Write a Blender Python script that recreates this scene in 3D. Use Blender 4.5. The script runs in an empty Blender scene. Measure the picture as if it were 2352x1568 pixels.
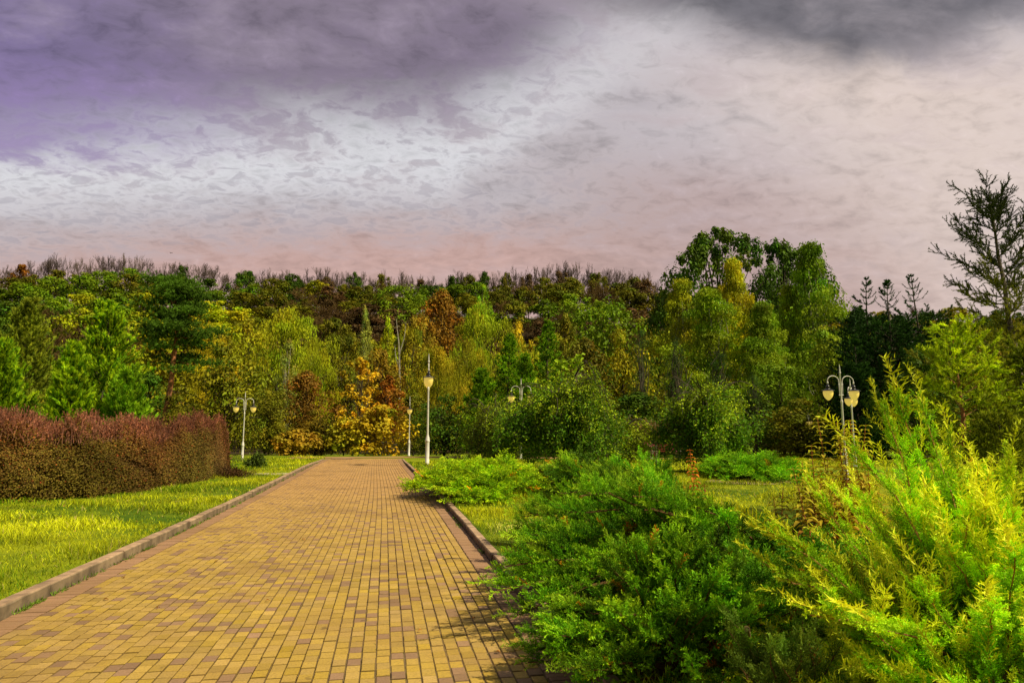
import bpy, math, random, numpy as np
from mathutils import Vector, Matrix
R = math.radians
rng = np.random.default_rng(11)
random.seed(5)
scn = bpy.context.scene
col = scn.collection

# ------------------------------------------------------------------ frame
EYE = 1.6
YAW = R(10.42)          # view heading, clockwise from +Y
PITCH = R(7.59)
FPX = 1568.0            # focal length for a picture 2352 wide
HD = np.array([math.sin(YAW), math.cos(YAW), 0.0])     # heading
RT = np.array([math.cos(YAW), -math.sin(YAW), 0.0])    # right of heading

def aim(px, py):
    """unit-depth horizontal direction: returns lateral and vertical per metre of depth"""
    x, y = px - 1176.0, 784.0 - py
    fw = FPX * math.cos(PITCH) - y * math.sin(PITCH)
    up = FPX * math.sin(PITCH) + y * math.cos(PITCH)
    return x / fw, up / fw

def rd(r, d, z=0.0):
    """right / depth metres to a world point"""
    p = RT * r + HD * d
    return (float(p[0]), float(p[1]), z)

def to_rd(x, y):
    return x * RT[0] + y * RT[1], x * HD[0] + y * HD[1]

def sstep(t):
    t = np.clip(t, 0, 1)
    return t * t * (3 - 2 * t)

def ridge_z(s):
    xs = np.array([-1.3, -.743, -.43, -.17, .08, .39, .75, 1.3])
    ys = np.array([685, 685, 695, 716, 712, 765, 780, 790.])
    return (993 - np.interp(s, xs, ys)) / 1582 * 205

def path_off(y):
    return -0.32 * sstep((np.asarray(y, float) - 12) / 30)

def terrain(x, y):
    x = np.asarray(x, float); y = np.asarray(y, float)
    r = x * RT[0] + y * RT[1]; d = x * HD[0] + y * HD[1]
    s = r / np.maximum(d, 20)
    base = 0.085 * (1 - sstep((y - 33) / 10)) - 0.4 * sstep((d - 47) / 12)
    base = base + 0.04 * np.sin(x * .35 + 1) * np.sin(y * .23) * sstep((np.abs(x + .9) - 3.2) / 5)
    hill = ridge_z(s) * sstep((d - 86) / (207 - 86)) ** 1.05 - 0.02 * np.maximum(d - 230, 0)
    lump = 1.2 * np.sin(x * .05 + 2) * np.sin(y * .045) * sstep((d - 95) / 60)
    return base + hill + lump

def tz(p):
    return float(terrain(p[0], p[1]))

# ------------------------------------------------------------------ mesh tools
class MB:
    def __init__(s):
        s.V = []; s.F = []; s.C = []; s.n = 0
    def add(s, V, F, C=None):
        V = np.asarray(V, np.float32).reshape(-1, 3)
        if len(V) == 0: return
        F = np.asarray(F, np.int64)
        if C is None: C = np.ones((len(V), 3), np.float32)
        C = np.broadcast_to(np.asarray(C, np.float32), (len(V), 3))
        s.V.append(V); s.C.append(C); s.F.append(F + s.n); s.n += len(V)
    def mesh(s, name, smooth=False):
        me = bpy.data.meshes.new(name)
        V = np.concatenate(s.V); C = np.concatenate(s.C)
        me.vertices.add(len(V)); me.vertices.foreach_set('co', V.ravel())
        vi = np.concatenate([f.ravel() for f in s.F]).astype(np.int32)
        ls = []; o = 0
        for f in s.F:
            k = f.shape[1]; ls.append(o + np.arange(len(f)) * k); o += f.size
        ls = np.concatenate(ls).astype(np.int32)
        me.loops.add(len(vi)); me.loops.foreach_set('vertex_index', vi)
        me.polygons.add(len(ls)); me.polygons.foreach_set('loop_start', ls)
        me.polygons.foreach_set('use_smooth', np.full(len(ls), smooth, bool))
        me.update(calc_edges=True)
        a = me.attributes.new('Col', 'FLOAT_COLOR', 'POINT')
        cc = np.ones((len(V), 4), np.float32); cc[:, :3] = C
        a.data.foreach_set('color', cc.ravel())
        return me
    def build(s, name, mat, parent=None, smooth=False):
        return link(name, s.mesh(name, smooth), mat, parent)

def link(name, me, mat, parent=None):
    if mat is not None and not me.materials: me.materials.append(mat)
    o = bpy.data.objects.new(name, me); col.objects.link(o)
    if parent is not None: o.parent = parent
    return o

def empty(name, loc, rz=0.0, sc=(1, 1, 1)):
    o = bpy.data.objects.new(name, None); col.objects.link(o)
    o.location = loc; o.rotation_euler = (0, 0, rz); o.scale = sc
    o.empty_display_size = .3
    return o

def tag(o, label=None, cat=None, group=None, kind=None):
    if label: o['label'] = label
    if cat: o['category'] = cat
    if group: o['group'] = group
    if kind: o['kind'] = kind
    return o

def nrm(a):
    a = np.asarray(a, float)
    return a / np.maximum(np.linalg.norm(a, axis=-1, keepdims=True), 1e-9)

def perp(a, rg=rng):
    v = rg.normal(size=a.shape)
    return nrm(v - a * (v * a).sum(-1, keepdims=True))

def tubes(mb, p0, p1, r0, r1, k=4, C=None):
    p0 = np.asarray(p0, float).reshape(-1, 3); p1 = np.asarray(p1, float).reshape(-1, 3)
    n = len(p0)
    if n == 0: return
    r0 = np.broadcast_to(np.asarray(r0, float), (n,)); r1 = np.broadcast_to(np.asarray(r1, float), (n,))
    ax = nrm(p1 - p0)
    h = np.where(np.abs(ax[:, 2:3]) > .9, np.array([[1., 0, 0]]), np.array([[0, 0, 1.]]))
    u = nrm(np.cross(ax, h)); v = np.cross(ax, u)
    th = np.arange(k) * 2 * math.pi / k
    ring = u[:, None, :] * np.cos(th)[None, :, None] + v[:, None, :] * np.sin(th)[None, :, None]
    A = p0[:, None] + ring * r0[:, None, None]; B = p1[:, None] + ring * r1[:, None, None]
    V = np.concatenate([A, B], 1).reshape(-1, 3)
    i = np.arange(k); j = (i + 1) % k
    f = np.stack([i, j, j + k, i + k], 1)
    F = (np.arange(n)[:, None, None] * 2 * k + f[None]).reshape(-1, 4)
    if C is not None:
        C = np.asarray(C, float)
        if C.ndim == 2: C = np.repeat(C, 2 * k, 0)
    mb.add(V, F, C)

def poly_tube(mb, pts, rs, k=5, C=None):
    """continuous tube through points"""
    pts = np.asarray(pts, float); n = len(pts)
    rs = np.broadcast_to(np.asarray(rs, float), (n,))
    t = np.gradient(pts, axis=0); t = nrm(t)
    h = np.array([0, 0, 1.]) if abs(t[:, 2]).mean() < .8 else np.array([1., 0, 0])
    u = nrm(np.cross(t, h)); v = np.cross(t, u)
    th = np.arange(k) * 2 * math.pi / k
    V = (pts[:, None] + (u[:, None] * np.cos(th)[None, :, None] + v[:, None] * np.sin(th)[None, :, None]) * rs[:, None, None]).reshape(-1, 3)
    i = np.arange(k); j = (i + 1) % k
    f = np.stack([i, j, j + k, i + k], 1)
    F = (np.arange(n - 1)[:, None, None] * k + f[None]).reshape(-1, 4)
    mb.add(V, F, C)
    mb.add(V[-k:], np.arange(k)[None], C)

def lathe(mb, prof, k=16, at=(0, 0, 0), C=None):
    prof = np.asarray(prof, float); n = len(prof)
    th = np.arange(k) * 2 * math.pi / k
    V = np.stack([prof[:, 0:1] * np.cos(th), prof[:, 0:1] * np.sin(th), np.repeat(prof[:, 1:2], k, 1)], -1).reshape(-1, 3) + np.array(at)
    i = np.arange(k); j = (i + 1) % k
    f = np.stack([i, j, j + k, i + k], 1)
    F = (np.arange(n - 1)[:, None, None] * k + f[None]).reshape(-1, 4)
    mb.add(V, F, C)

def needles(mb, p0, p1, cnt, L, W, ang, C, rg=rng, tip=1.25, jitter=.25):
    """needle slivers around shoots"""
    p0 = np.repeat(np.asarray(p0, float), cnt, 0); p1 = np.repeat(np.asarray(p1, float), cnt, 0)
    n = len(p0)
    if n == 0: return
    t = rg.random((n, 1)); base = p0 + (p1 - p0) * t
    ax = nrm(p1 - p0); rad = perp(ax, rg)
    a = ang * (1 + rg.normal(0, .25, (n, 1)))
    d = ax * np.cos(a) + rad * np.sin(a)
    s = perp(d, rg)
    l = L * (.7 + .6 * rg.random((n, 1)))
    V = np.stack([base - s * W / 2, base + s * W / 2, base + d * l], 1).reshape(-1, 3)
    F = np.arange(3 * n).reshape(-1, 3)
    C = np.asarray(C, float)
    if C.ndim == 2: C = np.repeat(C, cnt, 0)
    c = np.broadcast_to(C, (n, 3)) * (1 + rg.normal(0, jitter, (n, 1))).clip(.3, 2)
    cc = np.stack([c, c, c * tip], 1).reshape(-1, 3)
    mb.add(V, F, cc)

def leaves(mb, P, ax, nr, L, W, C):
    """diamond leaves: P base, ax axis, nr normal"""
    n = len(P)
    if n == 0: return
    ax = nrm(ax); s = nrm(np.cross(ax, nr))
    L = np.broadcast_to(np.asarray(L, float).reshape(-1, 1), (n, 1)); W = np.broadcast_to(np.asarray(W, float).reshape(-1, 1), (n, 1))
    up = nrm(np.cross(s, ax))
    V = np.stack([P, P + ax * L * .45 + s * W / 2 + up * W * .12, P + ax * L, P + ax * L * .45 - s * W / 2 + up * W * .12], 1).reshape(-1, 3)
    F = np.arange(4 * n).reshape(-1, 4)
    mb.add(V, F, np.repeat(np.broadcast_to(C, (n, 3)), 4, 0))

def stamp(mb, tpl, P, ax, up, sc, C):
    V, F, TC = tpl
    n = len(P); m = len(V)
    if n == 0: return
    ax = nrm(ax); s = nrm(np.cross(up, ax)); u = np.cross(ax, s)
    sc = np.broadcast_to(np.asarray(sc, float).reshape(-1, 1, 1), (n, 1, 1))
    W = P[:, None] + (V[None, :, 0:1] * ax[:, None] + V[None, :, 1:2] * s[:, None] + V[None, :, 2:3] * u[:, None]) * sc
    FF = (np.arange(n)[:, None, None] * m + F[None]).reshape(-1, F.shape[1])
    mb.add(W.reshape(-1, 3), FF, np.minimum(TC[None] * np.asarray(C, float)[:, None], .9).reshape(-1, 3))

# ------------------------------------------------------------------ materials
def mat_new(name):
    m = bpy.data.materials.new(name); m.use_nodes = True
    nt = m.node_tree; nt.nodes.clear()
    return m, nt, nt.nodes, nt.links

def math_node(N, L, op, a, b=None, c=None, clamp=False):
    n = N.new('ShaderNodeMath'); n.operation = op; n.use_clamp = clamp
    for i, v in enumerate((a, b, c)):
        if v is None: continue
        if isinstance(v, (int, float)): n.inputs[i].default_value = v
        else: L.new(v, n.inputs[i])
    return n.outputs[0]

def mixc(N, L, f, a, b, mode='MIX'):
    n = N.new('ShaderNodeMix'); n.data_type = 'RGBA'; n.blend_type = mode
    def s(k, v):
        if isinstance(v, (int, float)): n.inputs[k].default_value = v
        elif isinstance(v, tuple): n.inputs[k].default_value = (v + (1,))[:4]
        else: L.new(v, n.inputs[k])
    s(0, f); s(6, a); s(7, b)
    return n.outputs[2]

def noise(N, L, vec, scale, detail=3, rough=.5, dist=0.0):
    n = N.new('ShaderNodeTexNoise'); n.inputs['Scale'].default_value = scale
    n.inputs['Detail'].default_value = detail; n.inputs['Roughness'].default_value = rough
    n.inputs['Distortion'].default_value = dist
    if vec is not None: L.new(vec, n.inputs['Vector'])
    return n.outputs['Fac']

def ramp(N, L, fac, lo, hi):
    n = N.new('ShaderNodeMapRange'); n.interpolation_type = 'SMOOTHSTEP'
    n.inputs[1].default_value = lo; n.inputs[2].default_value = hi
    L.new(fac, n.inputs[0]); return n.outputs[0]

def foliage(name, trans=.35, rough=.6, spec=.12, patch=.5):
    """vertex colour times object colour, thin translucent leaves"""
    m, nt, N, L = mat_new(name)
    out = N.new('ShaderNodeOutputMaterial')
    at = N.new('ShaderNodeAttribute'); at.attribute_name = 'Col'
    oi = N.new('ShaderNodeObjectInfo')
    geo = N.new('ShaderNodeNewGeometry')
    c = mixc(N, L, 1.0, at.outputs['Color'], oi.outputs['Color'], 'MULTIPLY')
    f = noise(N, L, geo.outputs['Position'], patch, 3, .6)
    br = math_node(N, L, 'MULTIPLY_ADD', ramp(N, L, f, .3, .7), .9, .75)
    v = N.new('ShaderNodeVectorMath'); v.operation = 'SCALE'
    L.new(c, v.inputs[0]); L.new(br, v.inputs['Scale'])
    cc = v.outputs[0]
    b = N.new('ShaderNodeBsdfPrincipled'); L.new(cc, b.inputs['Base Color'])
    b.inputs['Roughness'].default_value = rough; b.inputs['Specular IOR Level'].default_value = spec
    t = N.new('ShaderNodeBsdfTranslucent')
    L.new(mixc(N, L, 1.0, cc, (1.15, 1.0, .6), 'MULTIPLY'), t.inputs['Color'])
    mx = N.new('ShaderNodeMixShader'); mx.inputs[0].default_value = trans
    L.new(b.outputs[0], mx.inputs[1]); L.new(t.outputs[0], mx.inputs[2])
    L.new(mx.outputs[0], out.inputs[0])
    return m

def solid(name, color, rough=.6, nscale=8, namp=.3, metal=0, bump=0.0, spec=.4, c2=None, use_col=False, coord='Object', lo=.35, hi=.65):
    m, nt, N, L = mat_new(name)
    out = N.new('ShaderNodeOutputMaterial'); b = N.new('ShaderNodeBsdfPrincipled')
    tc = N.new('ShaderNodeTexCoord')
    f = noise(N, L, tc.outputs[coord], nscale, 5, .6)
    f = ramp(N, L, f, lo, hi)
    dark = tuple(x * (1 - namp) for x in color) if c2 is None else c2
    c = mixc(N, L, f, dark, color)
    if use_col:
        at = N.new('ShaderNodeAttribute'); at.attribute_name = 'Col'
        c = mixc(N, L, 1.0, c, at.outputs['Color'], 'MULTIPLY')
    L.new(c, b.inputs['Base Color'])
    b.inputs['Roughness'].default_value = rough; b.inputs['Metallic'].default_value = metal
    b.inputs['Specular IOR Level'].default_value = spec
    if bump:
        bn = N.new('ShaderNodeBump'); bn.inputs['Strength'].default_value = bump; bn.inputs['Distance'].default_value = .01
        L.new(noise(N, L, tc.outputs[coord], nscale * 6, 4, .6), bn.inputs['Height']); L.new(bn.outputs[0], b.inputs['Normal'])
    L.new(b.outputs[0], out.inputs[0])
    return m

M_LEAF = foliage('leaf', trans=.22)
M_NEEDLE = foliage('needle', trans=.25, spec=.1, patch=.9)
M_NEAR = foliage('juniper_needle', trans=.22, spec=.12, patch=1.6)
M_BARK = solid('bark', (.10, .075, .05), .9, 6, .5, bump=.4)
M_TWIG = foliage('twig', trans=0.0, rough=1.0, spec=.0, patch=.2)
M_BIRCH = solid('birch_bark', (.36, .33, .25), .8, 3, .5, c2=(.07, .06, .04), lo=.35, hi=.5)
M_PINE = solid('pine_bark', (.42, .16, .05), .85, 2.5, .5, c2=(.2, .09, .045), bump=.4)
M_WHITE = solid('white_lamp_paint', (.74, .71, .66), .45, 5, .4, c2=(.42, .3, .22), bump=.2, lo=.3, hi=.46)
M_CAP = solid('dark_lamp_cap', (.022, .02, .026), .35, 8, .3, spec=.6)
M_RED = solid('red_wood', (.2, .03, .012), .6, 8, .4)
M_STONE = solid('stone', (.3, .24, .2), .8, 8, .3)

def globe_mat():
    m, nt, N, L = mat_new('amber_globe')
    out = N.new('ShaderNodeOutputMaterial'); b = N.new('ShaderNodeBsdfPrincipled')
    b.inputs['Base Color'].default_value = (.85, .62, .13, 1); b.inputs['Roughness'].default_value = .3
    b.inputs['Emission Color'].default_value = (1, .72, .16, 1); b.inputs['Emission Strength'].default_value = .42  # added glow stands in for sunlight through the unlit plastic globes
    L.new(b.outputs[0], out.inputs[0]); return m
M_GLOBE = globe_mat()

# ------------------------------------------------------------------ world, sun
SUN_AZ_REL = R(114)      # to the right of the heading
SUN_EL = R(47)
def world():
    w = bpy.data.worlds.new('World'); scn.world = w; w.use_nodes = True
    nt = w.node_tree; N, L = nt.nodes, nt.links; N.clear()
    out = N.new('ShaderNodeOutputWorld')
    sky = N.new('ShaderNodeTexSky'); sky.sky_type = 'NISHITA'; sky.sun_disc = False
    sky.sun_elevation = SUN_EL; sky.sun_rotation = YAW + SUN_AZ_REL
    tc = N.new('ShaderNodeTexCoord'); sep = N.new('ShaderNodeSeparateXYZ')
    L.new(tc.outputs['Generated'], sep.inputs[0])
    x, y, z = sep.outputs
    mt = lambda op, a, b=None, c=None, cl=False: math_node(N, L, op, a, b, c, cl)
    az = mt('SUBTRACT', mt('MULTIPLY', mt('ARCTAN2', x, y), 180 / math.pi), math.degrees(YAW))   # degrees right of heading
    el = mt('MULTIPLY', mt('ARCSINE', z), 180 / math.pi)
    # cloud layer coordinates: direction projected onto a high plane
    den = mt('ADD', mt('MAXIMUM', z, 0.0), .26)
    cmb = N.new('ShaderNodeCombineXYZ'); L.new(mt('DIVIDE', x, den), cmb.inputs[0]); L.new(mt('DIVIDE', y, den), cmb.inputs[1])
    cp = cmb.outputs[0]
    mp = N.new('ShaderNodeMapping'); L.new(cp, mp.inputs[0]); mp.inputs['Rotation'].default_value = (0, 0, R(32)); mp.inputs['Scale'].default_value = (1.2, 1.7, 1)
    big = noise(N, L, mp.outputs[0], .9, 5, .55)
    med = noise(N, L, mp.outputs[0], 4.2, 6, .6, .5)
    fin = noise(N, L, mp.outputs[0], 17, 6, .6, .5)
    dirn = noise(N, L, tc.outputs['Generated'], 5, 4, .55)
    wob = mt('MULTIPLY', mt('SUBTRACT', big, .5), 12)
    wob2 = mt('MULTIPLY', mt('SUBTRACT', med, .5), 7)
    wob3 = mt('MULTIPLY', mt('SUBTRACT', fin, .5), 5)
    E = mt('ADD', el, mt('MULTIPLY', mt('MULTIPLY', az, az), .0034))
    elw = mt('ADD', mt('ADD', E, wob2), mt('MULTIPLY', wob3, .5))
    els = mt('ADD', E, mt('MULTIPLY', wob2, .6))
    azw = mt('ADD', mt('ADD', az, mt('MULTIPLY', wob, .6)), wob2)
    S = lambda v, lo, hi: ramp(N, L, v, lo, hi)
    inv = lambda v: mt('SUBTRACT', 1.0, v)
    c_horizon = (.62, .40, .35); c_mid = (.60, .54, .56); c_white = (.84, .84, .87); c_cream = (.84, .69, .61)
    c = mixc(N, L, S(els, 14.5, 19.5), c_horizon, c_mid)
    # warm brown pink bank right of centre
    c = mixc(N, L, mt('MULTIPLY', mt('MULTIPLY', S(azw, -2, 14), inv(S(els, 19, 25))), .8), c, (.54, .385, .355))
    # cream glow at the right
    gl = mt('MULTIPLY', S(mt('ADD', azw, mt('MULTIPLY', mt('SUBTRACT', els, 18), .9)), 16, 40), inv(S(els, 27, 33)))
    c = mixc(N, L, mt('MULTIPLY', gl, .9), c, c_cream)
    # bright band under the violet bank, rising to the upper right
    ctr_ = mt('ADD', 22.2, mt('MULTIPLY', mt('MAXIMUM', mt('ADD', az, 6.0), 0.0), .50))
    line = mt('ADD', mt('SUBTRACT', E, ctr_), mt('ADD', mt('MULTIPLY', wob2, .9), mt('MULTIPLY', wob3, .4)))
    band = mt('MULTIPLY', S(line, -4.5, -.3), inv(S(line, 2.5, 8)))
    band = mt('MULTIPLY', band, inv(mt('MULTIPLY', S(az, -8, 16), .72)))
    c = mixc(N, L, mt('MULTIPLY', band, .85), c, c_white)
    # mottled small clouds
    mm = mt('MULTIPLY', S(mt('ADD', mt('MULTIPLY', fin, .7), mt('MULTIPLY', med, .3)), .47, .60), mt('MULTIPLY', S(E, 14, 18), inv(mt('MULTIPLY', S(az, -5, 20), .8))))
    c = mixc(N, L, mt('MULTIPLY', mm, .58), c, (.27, .245, .275))
    st = S(med, .45, .7)
    c = mixc(N, L, mt('MULTIPLY', st, .38), c, (.36, .28, .29))
    # violet bank, upper left
    e1 = mt('SUBTRACT', mt('ADD', elw, mt('MULTIPLY', wob, .25)), mt('ADD', 24.6, mt('MULTIPLY', mt('POWER', mt('MAXIMUM', mt('ADD', az, 10.0), 0.0), 1.6), .062)))
    k1 = mt('MULTIPLY', S(e1, -2.5, 4.5), inv(S(azw, -4, 19)))
    viol = mixc(N, L, S(az, -42, -20), (.175, .125, .30), (.19, .145, .215))
    viol = mixc(N, L, mt('MULTIPLY', S(med, .45, .68), .45), viol, (.31, .26, .33))
    viol = mixc(N, L, mt('MULTIPLY', S(big, .5, .72), .5), viol, (.165, .135, .175))
    viol = mixc(N, L, mt('MULTIPLY', S(E, 30, 38), .35), viol, (.30, .25, .30))
    c = mixc(N, L, mt('MULTIPLY', k1, .88), c, viol)
    k1b = mt('MULTIPLY', mt('MULTIPLY', inv(S(az, -38, -16)), S(elw, 21.5, 24.5)), mt('MULTIPLY', inv(S(E, 27, 31)), .65))
    c = mixc(N, L, k1b, c, (.27, .19, .40))
    # dark grey cloud, upper right
    e2 = mt('SUBTRACT', mt('ADD', E, mt('MULTIPLY', wob2, .8)), mt('ADD', 28.2, mt('MULTIPLY', mt('ABSOLUTE', mt('SUBTRACT', az, 28.0)), .27)))
    k2 = S(e2, -1.2, 2.6)
    grey = mixc(N, L, S(med, .4, .7), (.14, .13, .145), (.23, .205, .22))
    c = mixc(N, L, mt('MULTIPLY', k2, .92), c, grey)
    # fine ripples over everything
    rip = mt('ADD', 1.0, mt('ADD', mt('MULTIPLY', mt('SUBTRACT', med, .5), mt('SUBTRACT', 1.0, mt('MULTIPLY', S(az, 4, 30), .15))), mt('MULTIPLY', mt('SUBTRACT', fin, .5), mt('MULTIPLY', mt('ADD', .5, mt('MULTIPLY', S(els, 12, 20), .6)), inv(mt('MULTIPLY', S(az, 0, 26), .3))))))
    rv = N.new('ShaderNodeVectorMath'); rv.operation = 'SCALE'; L.new(c, rv.inputs[0]); L.new(rip, rv.inputs['Scale']); c = rv.outputs[0]
    # unseen sky behind the viewer and overhead, dimmed to cut the ambient light
    back = S(mt('MULTIPLY', mt('ADD', mt('MULTIPLY', x, -float(HD[0])), mt('MULTIPLY', y, -float(HD[1]))), 1.0), -.1, .6)
    c = mixc(N, L, back, c, (.17, .165, .15))
    up = S(el, 42, 65)
    c = mixc(N, L, up, c, (.21, .205, .20))
    bg1 = N.new('ShaderNodeBackground'); L.new(c, bg1.inputs[0]); bg1.inputs[1].default_value = .92
    bg2 = N.new('ShaderNodeBackground'); L.new(sky.outputs[0], bg2.inputs[0]); bg2.inputs[1].default_value = .006
    ad = N.new('ShaderNodeAddShader'); L.new(bg1.outputs[0], ad.inputs[0]); L.new(bg2.outputs[0], ad.inputs[1])
    L.new(ad.outputs[0], out.inputs[0])
world()
sl = bpy.data.lights.new('Sun', 'SUN'); sl.energy = 5.0; sl.angle = R(1.0); sl.color = (1, .88, .60)
so = bpy.data.objects.new('Sun', sl); col.objects.link(so)
_a = YAW + SUN_AZ_REL
sd = Vector((math.sin(_a) * math.cos(SUN_EL), math.cos(_a) * math.cos(SUN_EL), math.sin(SUN_EL)))
so.rotation_euler = (-sd).to_track_quat('-Z', 'Y').to_euler()

cam = bpy.data.cameras.new('Camera'); co = bpy.data.objects.new('Camera', cam); col.objects.link(co)
cam.sensor_width = 36; cam.lens = 36 * FPX / 2352; cam.clip_end = 3000; cam.clip_start = .05
co.location = (0, 0, EYE)
fw = Vector(tuple(HD * math.cos(PITCH))) + Vector((0, 0, math.sin(PITCH)))
co.rotation_euler = fw.to_track_quat('-Z', 'Y').to_euler()
scn.camera = co
scn.view_settings.view_transform = 'Standard'; scn.view_settings.look = 'None'
scn.view_settings.exposure = 0; scn.view_settings.gamma = 1
scn.cycles.max_bounces = 5; scn.cycles.diffuse_bounces = 3; scn.cycles.glossy_bounces = 2
scn.cycles.transmission_bounces = 3; scn.cycles.use_adaptive_sampling = True
scn.cycles.adaptive_threshold = .02; scn.cycles.caustics_reflective = False; scn.cycles.caustics_refractive = False
scn.cycles.use_denoising = True
scn.cycles.denoising_input_passes = 'RGB_ALBEDO_NORMAL'; scn.cycles.denoising_prefilter = 'ACCURATE'

# ------------------------------------------------------------------ ground
PL, PR = -3.22, 1.34          # path edges beside the kerbs
PEND = 43.6
def ground():
    ys = np.concatenate([np.arange(-30, -4, 2), np.arange(-4, 50, .35), np.arange(50, 90, 1.5), np.arange(90, 300, 4), np.arange(300, 1500, 60)])
    us = np.concatenate([-np.geomspace(1200, 60, 22), np.arange(-56, -16, 2.), np.arange(-16, PL - .2, .4), [PL - .17, PL - .12, PL - .02, PL + .3],
                         np.arange(PL + .8, PR - .4, .8), [PR - .3, PR + .02, PR + .12, PR + .17], np.arange(PR + .4, 18, .4), np.arange(18, 56, 2.), np.geomspace(60, 1200, 22)])
    U, Y = np.meshgrid(us, ys); X = U + path_off(Y)
    Z = terrain(X, Y)
    inp = (U > PL - .11) & (U < PR + .11) & (Y < PEND + .2)
    Z = np.where(inp, -.05, Z)
    ny, nx = X.shape
    V = np.stack([X, Y, Z], -1).reshape(-1, 3)
    i = np.arange(ny - 1)[:, None] * nx + np.arange(nx - 1)[None]
    F = np.stack([i, i + 1, i + 1 + nx, i + nx], -1).reshape(-1, 4)
    mb = MB(); mb.add(V, F)
    m, nt, N, L = mat_new('lawn_and_forest_floor')
    out = N.new('ShaderNodeOutputMaterial'); b = N.new('ShaderNodeBsdfPrincipled'); b.inputs['Roughness'].default_value = .95
    b.inputs['Specular IOR Level'].default_value = .1
    g = N.new('ShaderNodeNewGeometry'); P = g.outputs['Position']
    sep = N.new('ShaderNodeSeparateXYZ'); L.new(P, sep.inputs[0])
    n1 = noise(N, L, P, .35, 4, .6); n2 = noise(N, L, P, 3, 5, .65); n3 = noise(N, L, P, 22, 4, .6)
    c = mixc(N, L, ramp(N, L, n1, .35, .65), (.06, .14, .004), (.36, .40, .008))
    c = mixc(N, L, math_node(N, L, 'MULTIPLY', ramp(N, L, n2, .35, .7), .6), c, (.06, .12, .008))
    c = mixc(N, L, math_node(N, L, 'MULTIPLY', ramp(N, L, n3, .5, .7), .35), c, (.3, .27, .05))
    dirt = ramp(N, L, noise(N, L, P, .8, 3, .5), .66, .74)
    c = mixc(N, L, math_node(N, L, 'MULTIPLY', dirt, .6), c, (.32, .22, .09))
    fl = mixc(N, L, ramp(N, L, n2, .4, .6), (.035, .025, .015), (.07, .045, .02))
    c = mixc(N, L, ramp(N, L, sep.outputs[1], 60, 72), c, fl)
    L.new(c, b.inputs['Base Color'])
    bn = N.new('ShaderNodeBump'); bn.inputs['Distance'].default_value = .05; bn.inputs['Strength'].default_value = .6
    L.new(n3, bn.inputs['Height']); L.new(bn.outputs[0], b.inputs['Normal'])
    L.new(b.outputs[0], out.inputs[0])
    tag(mb.build('ground', m, None, True), kind='structure')
ground()

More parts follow.
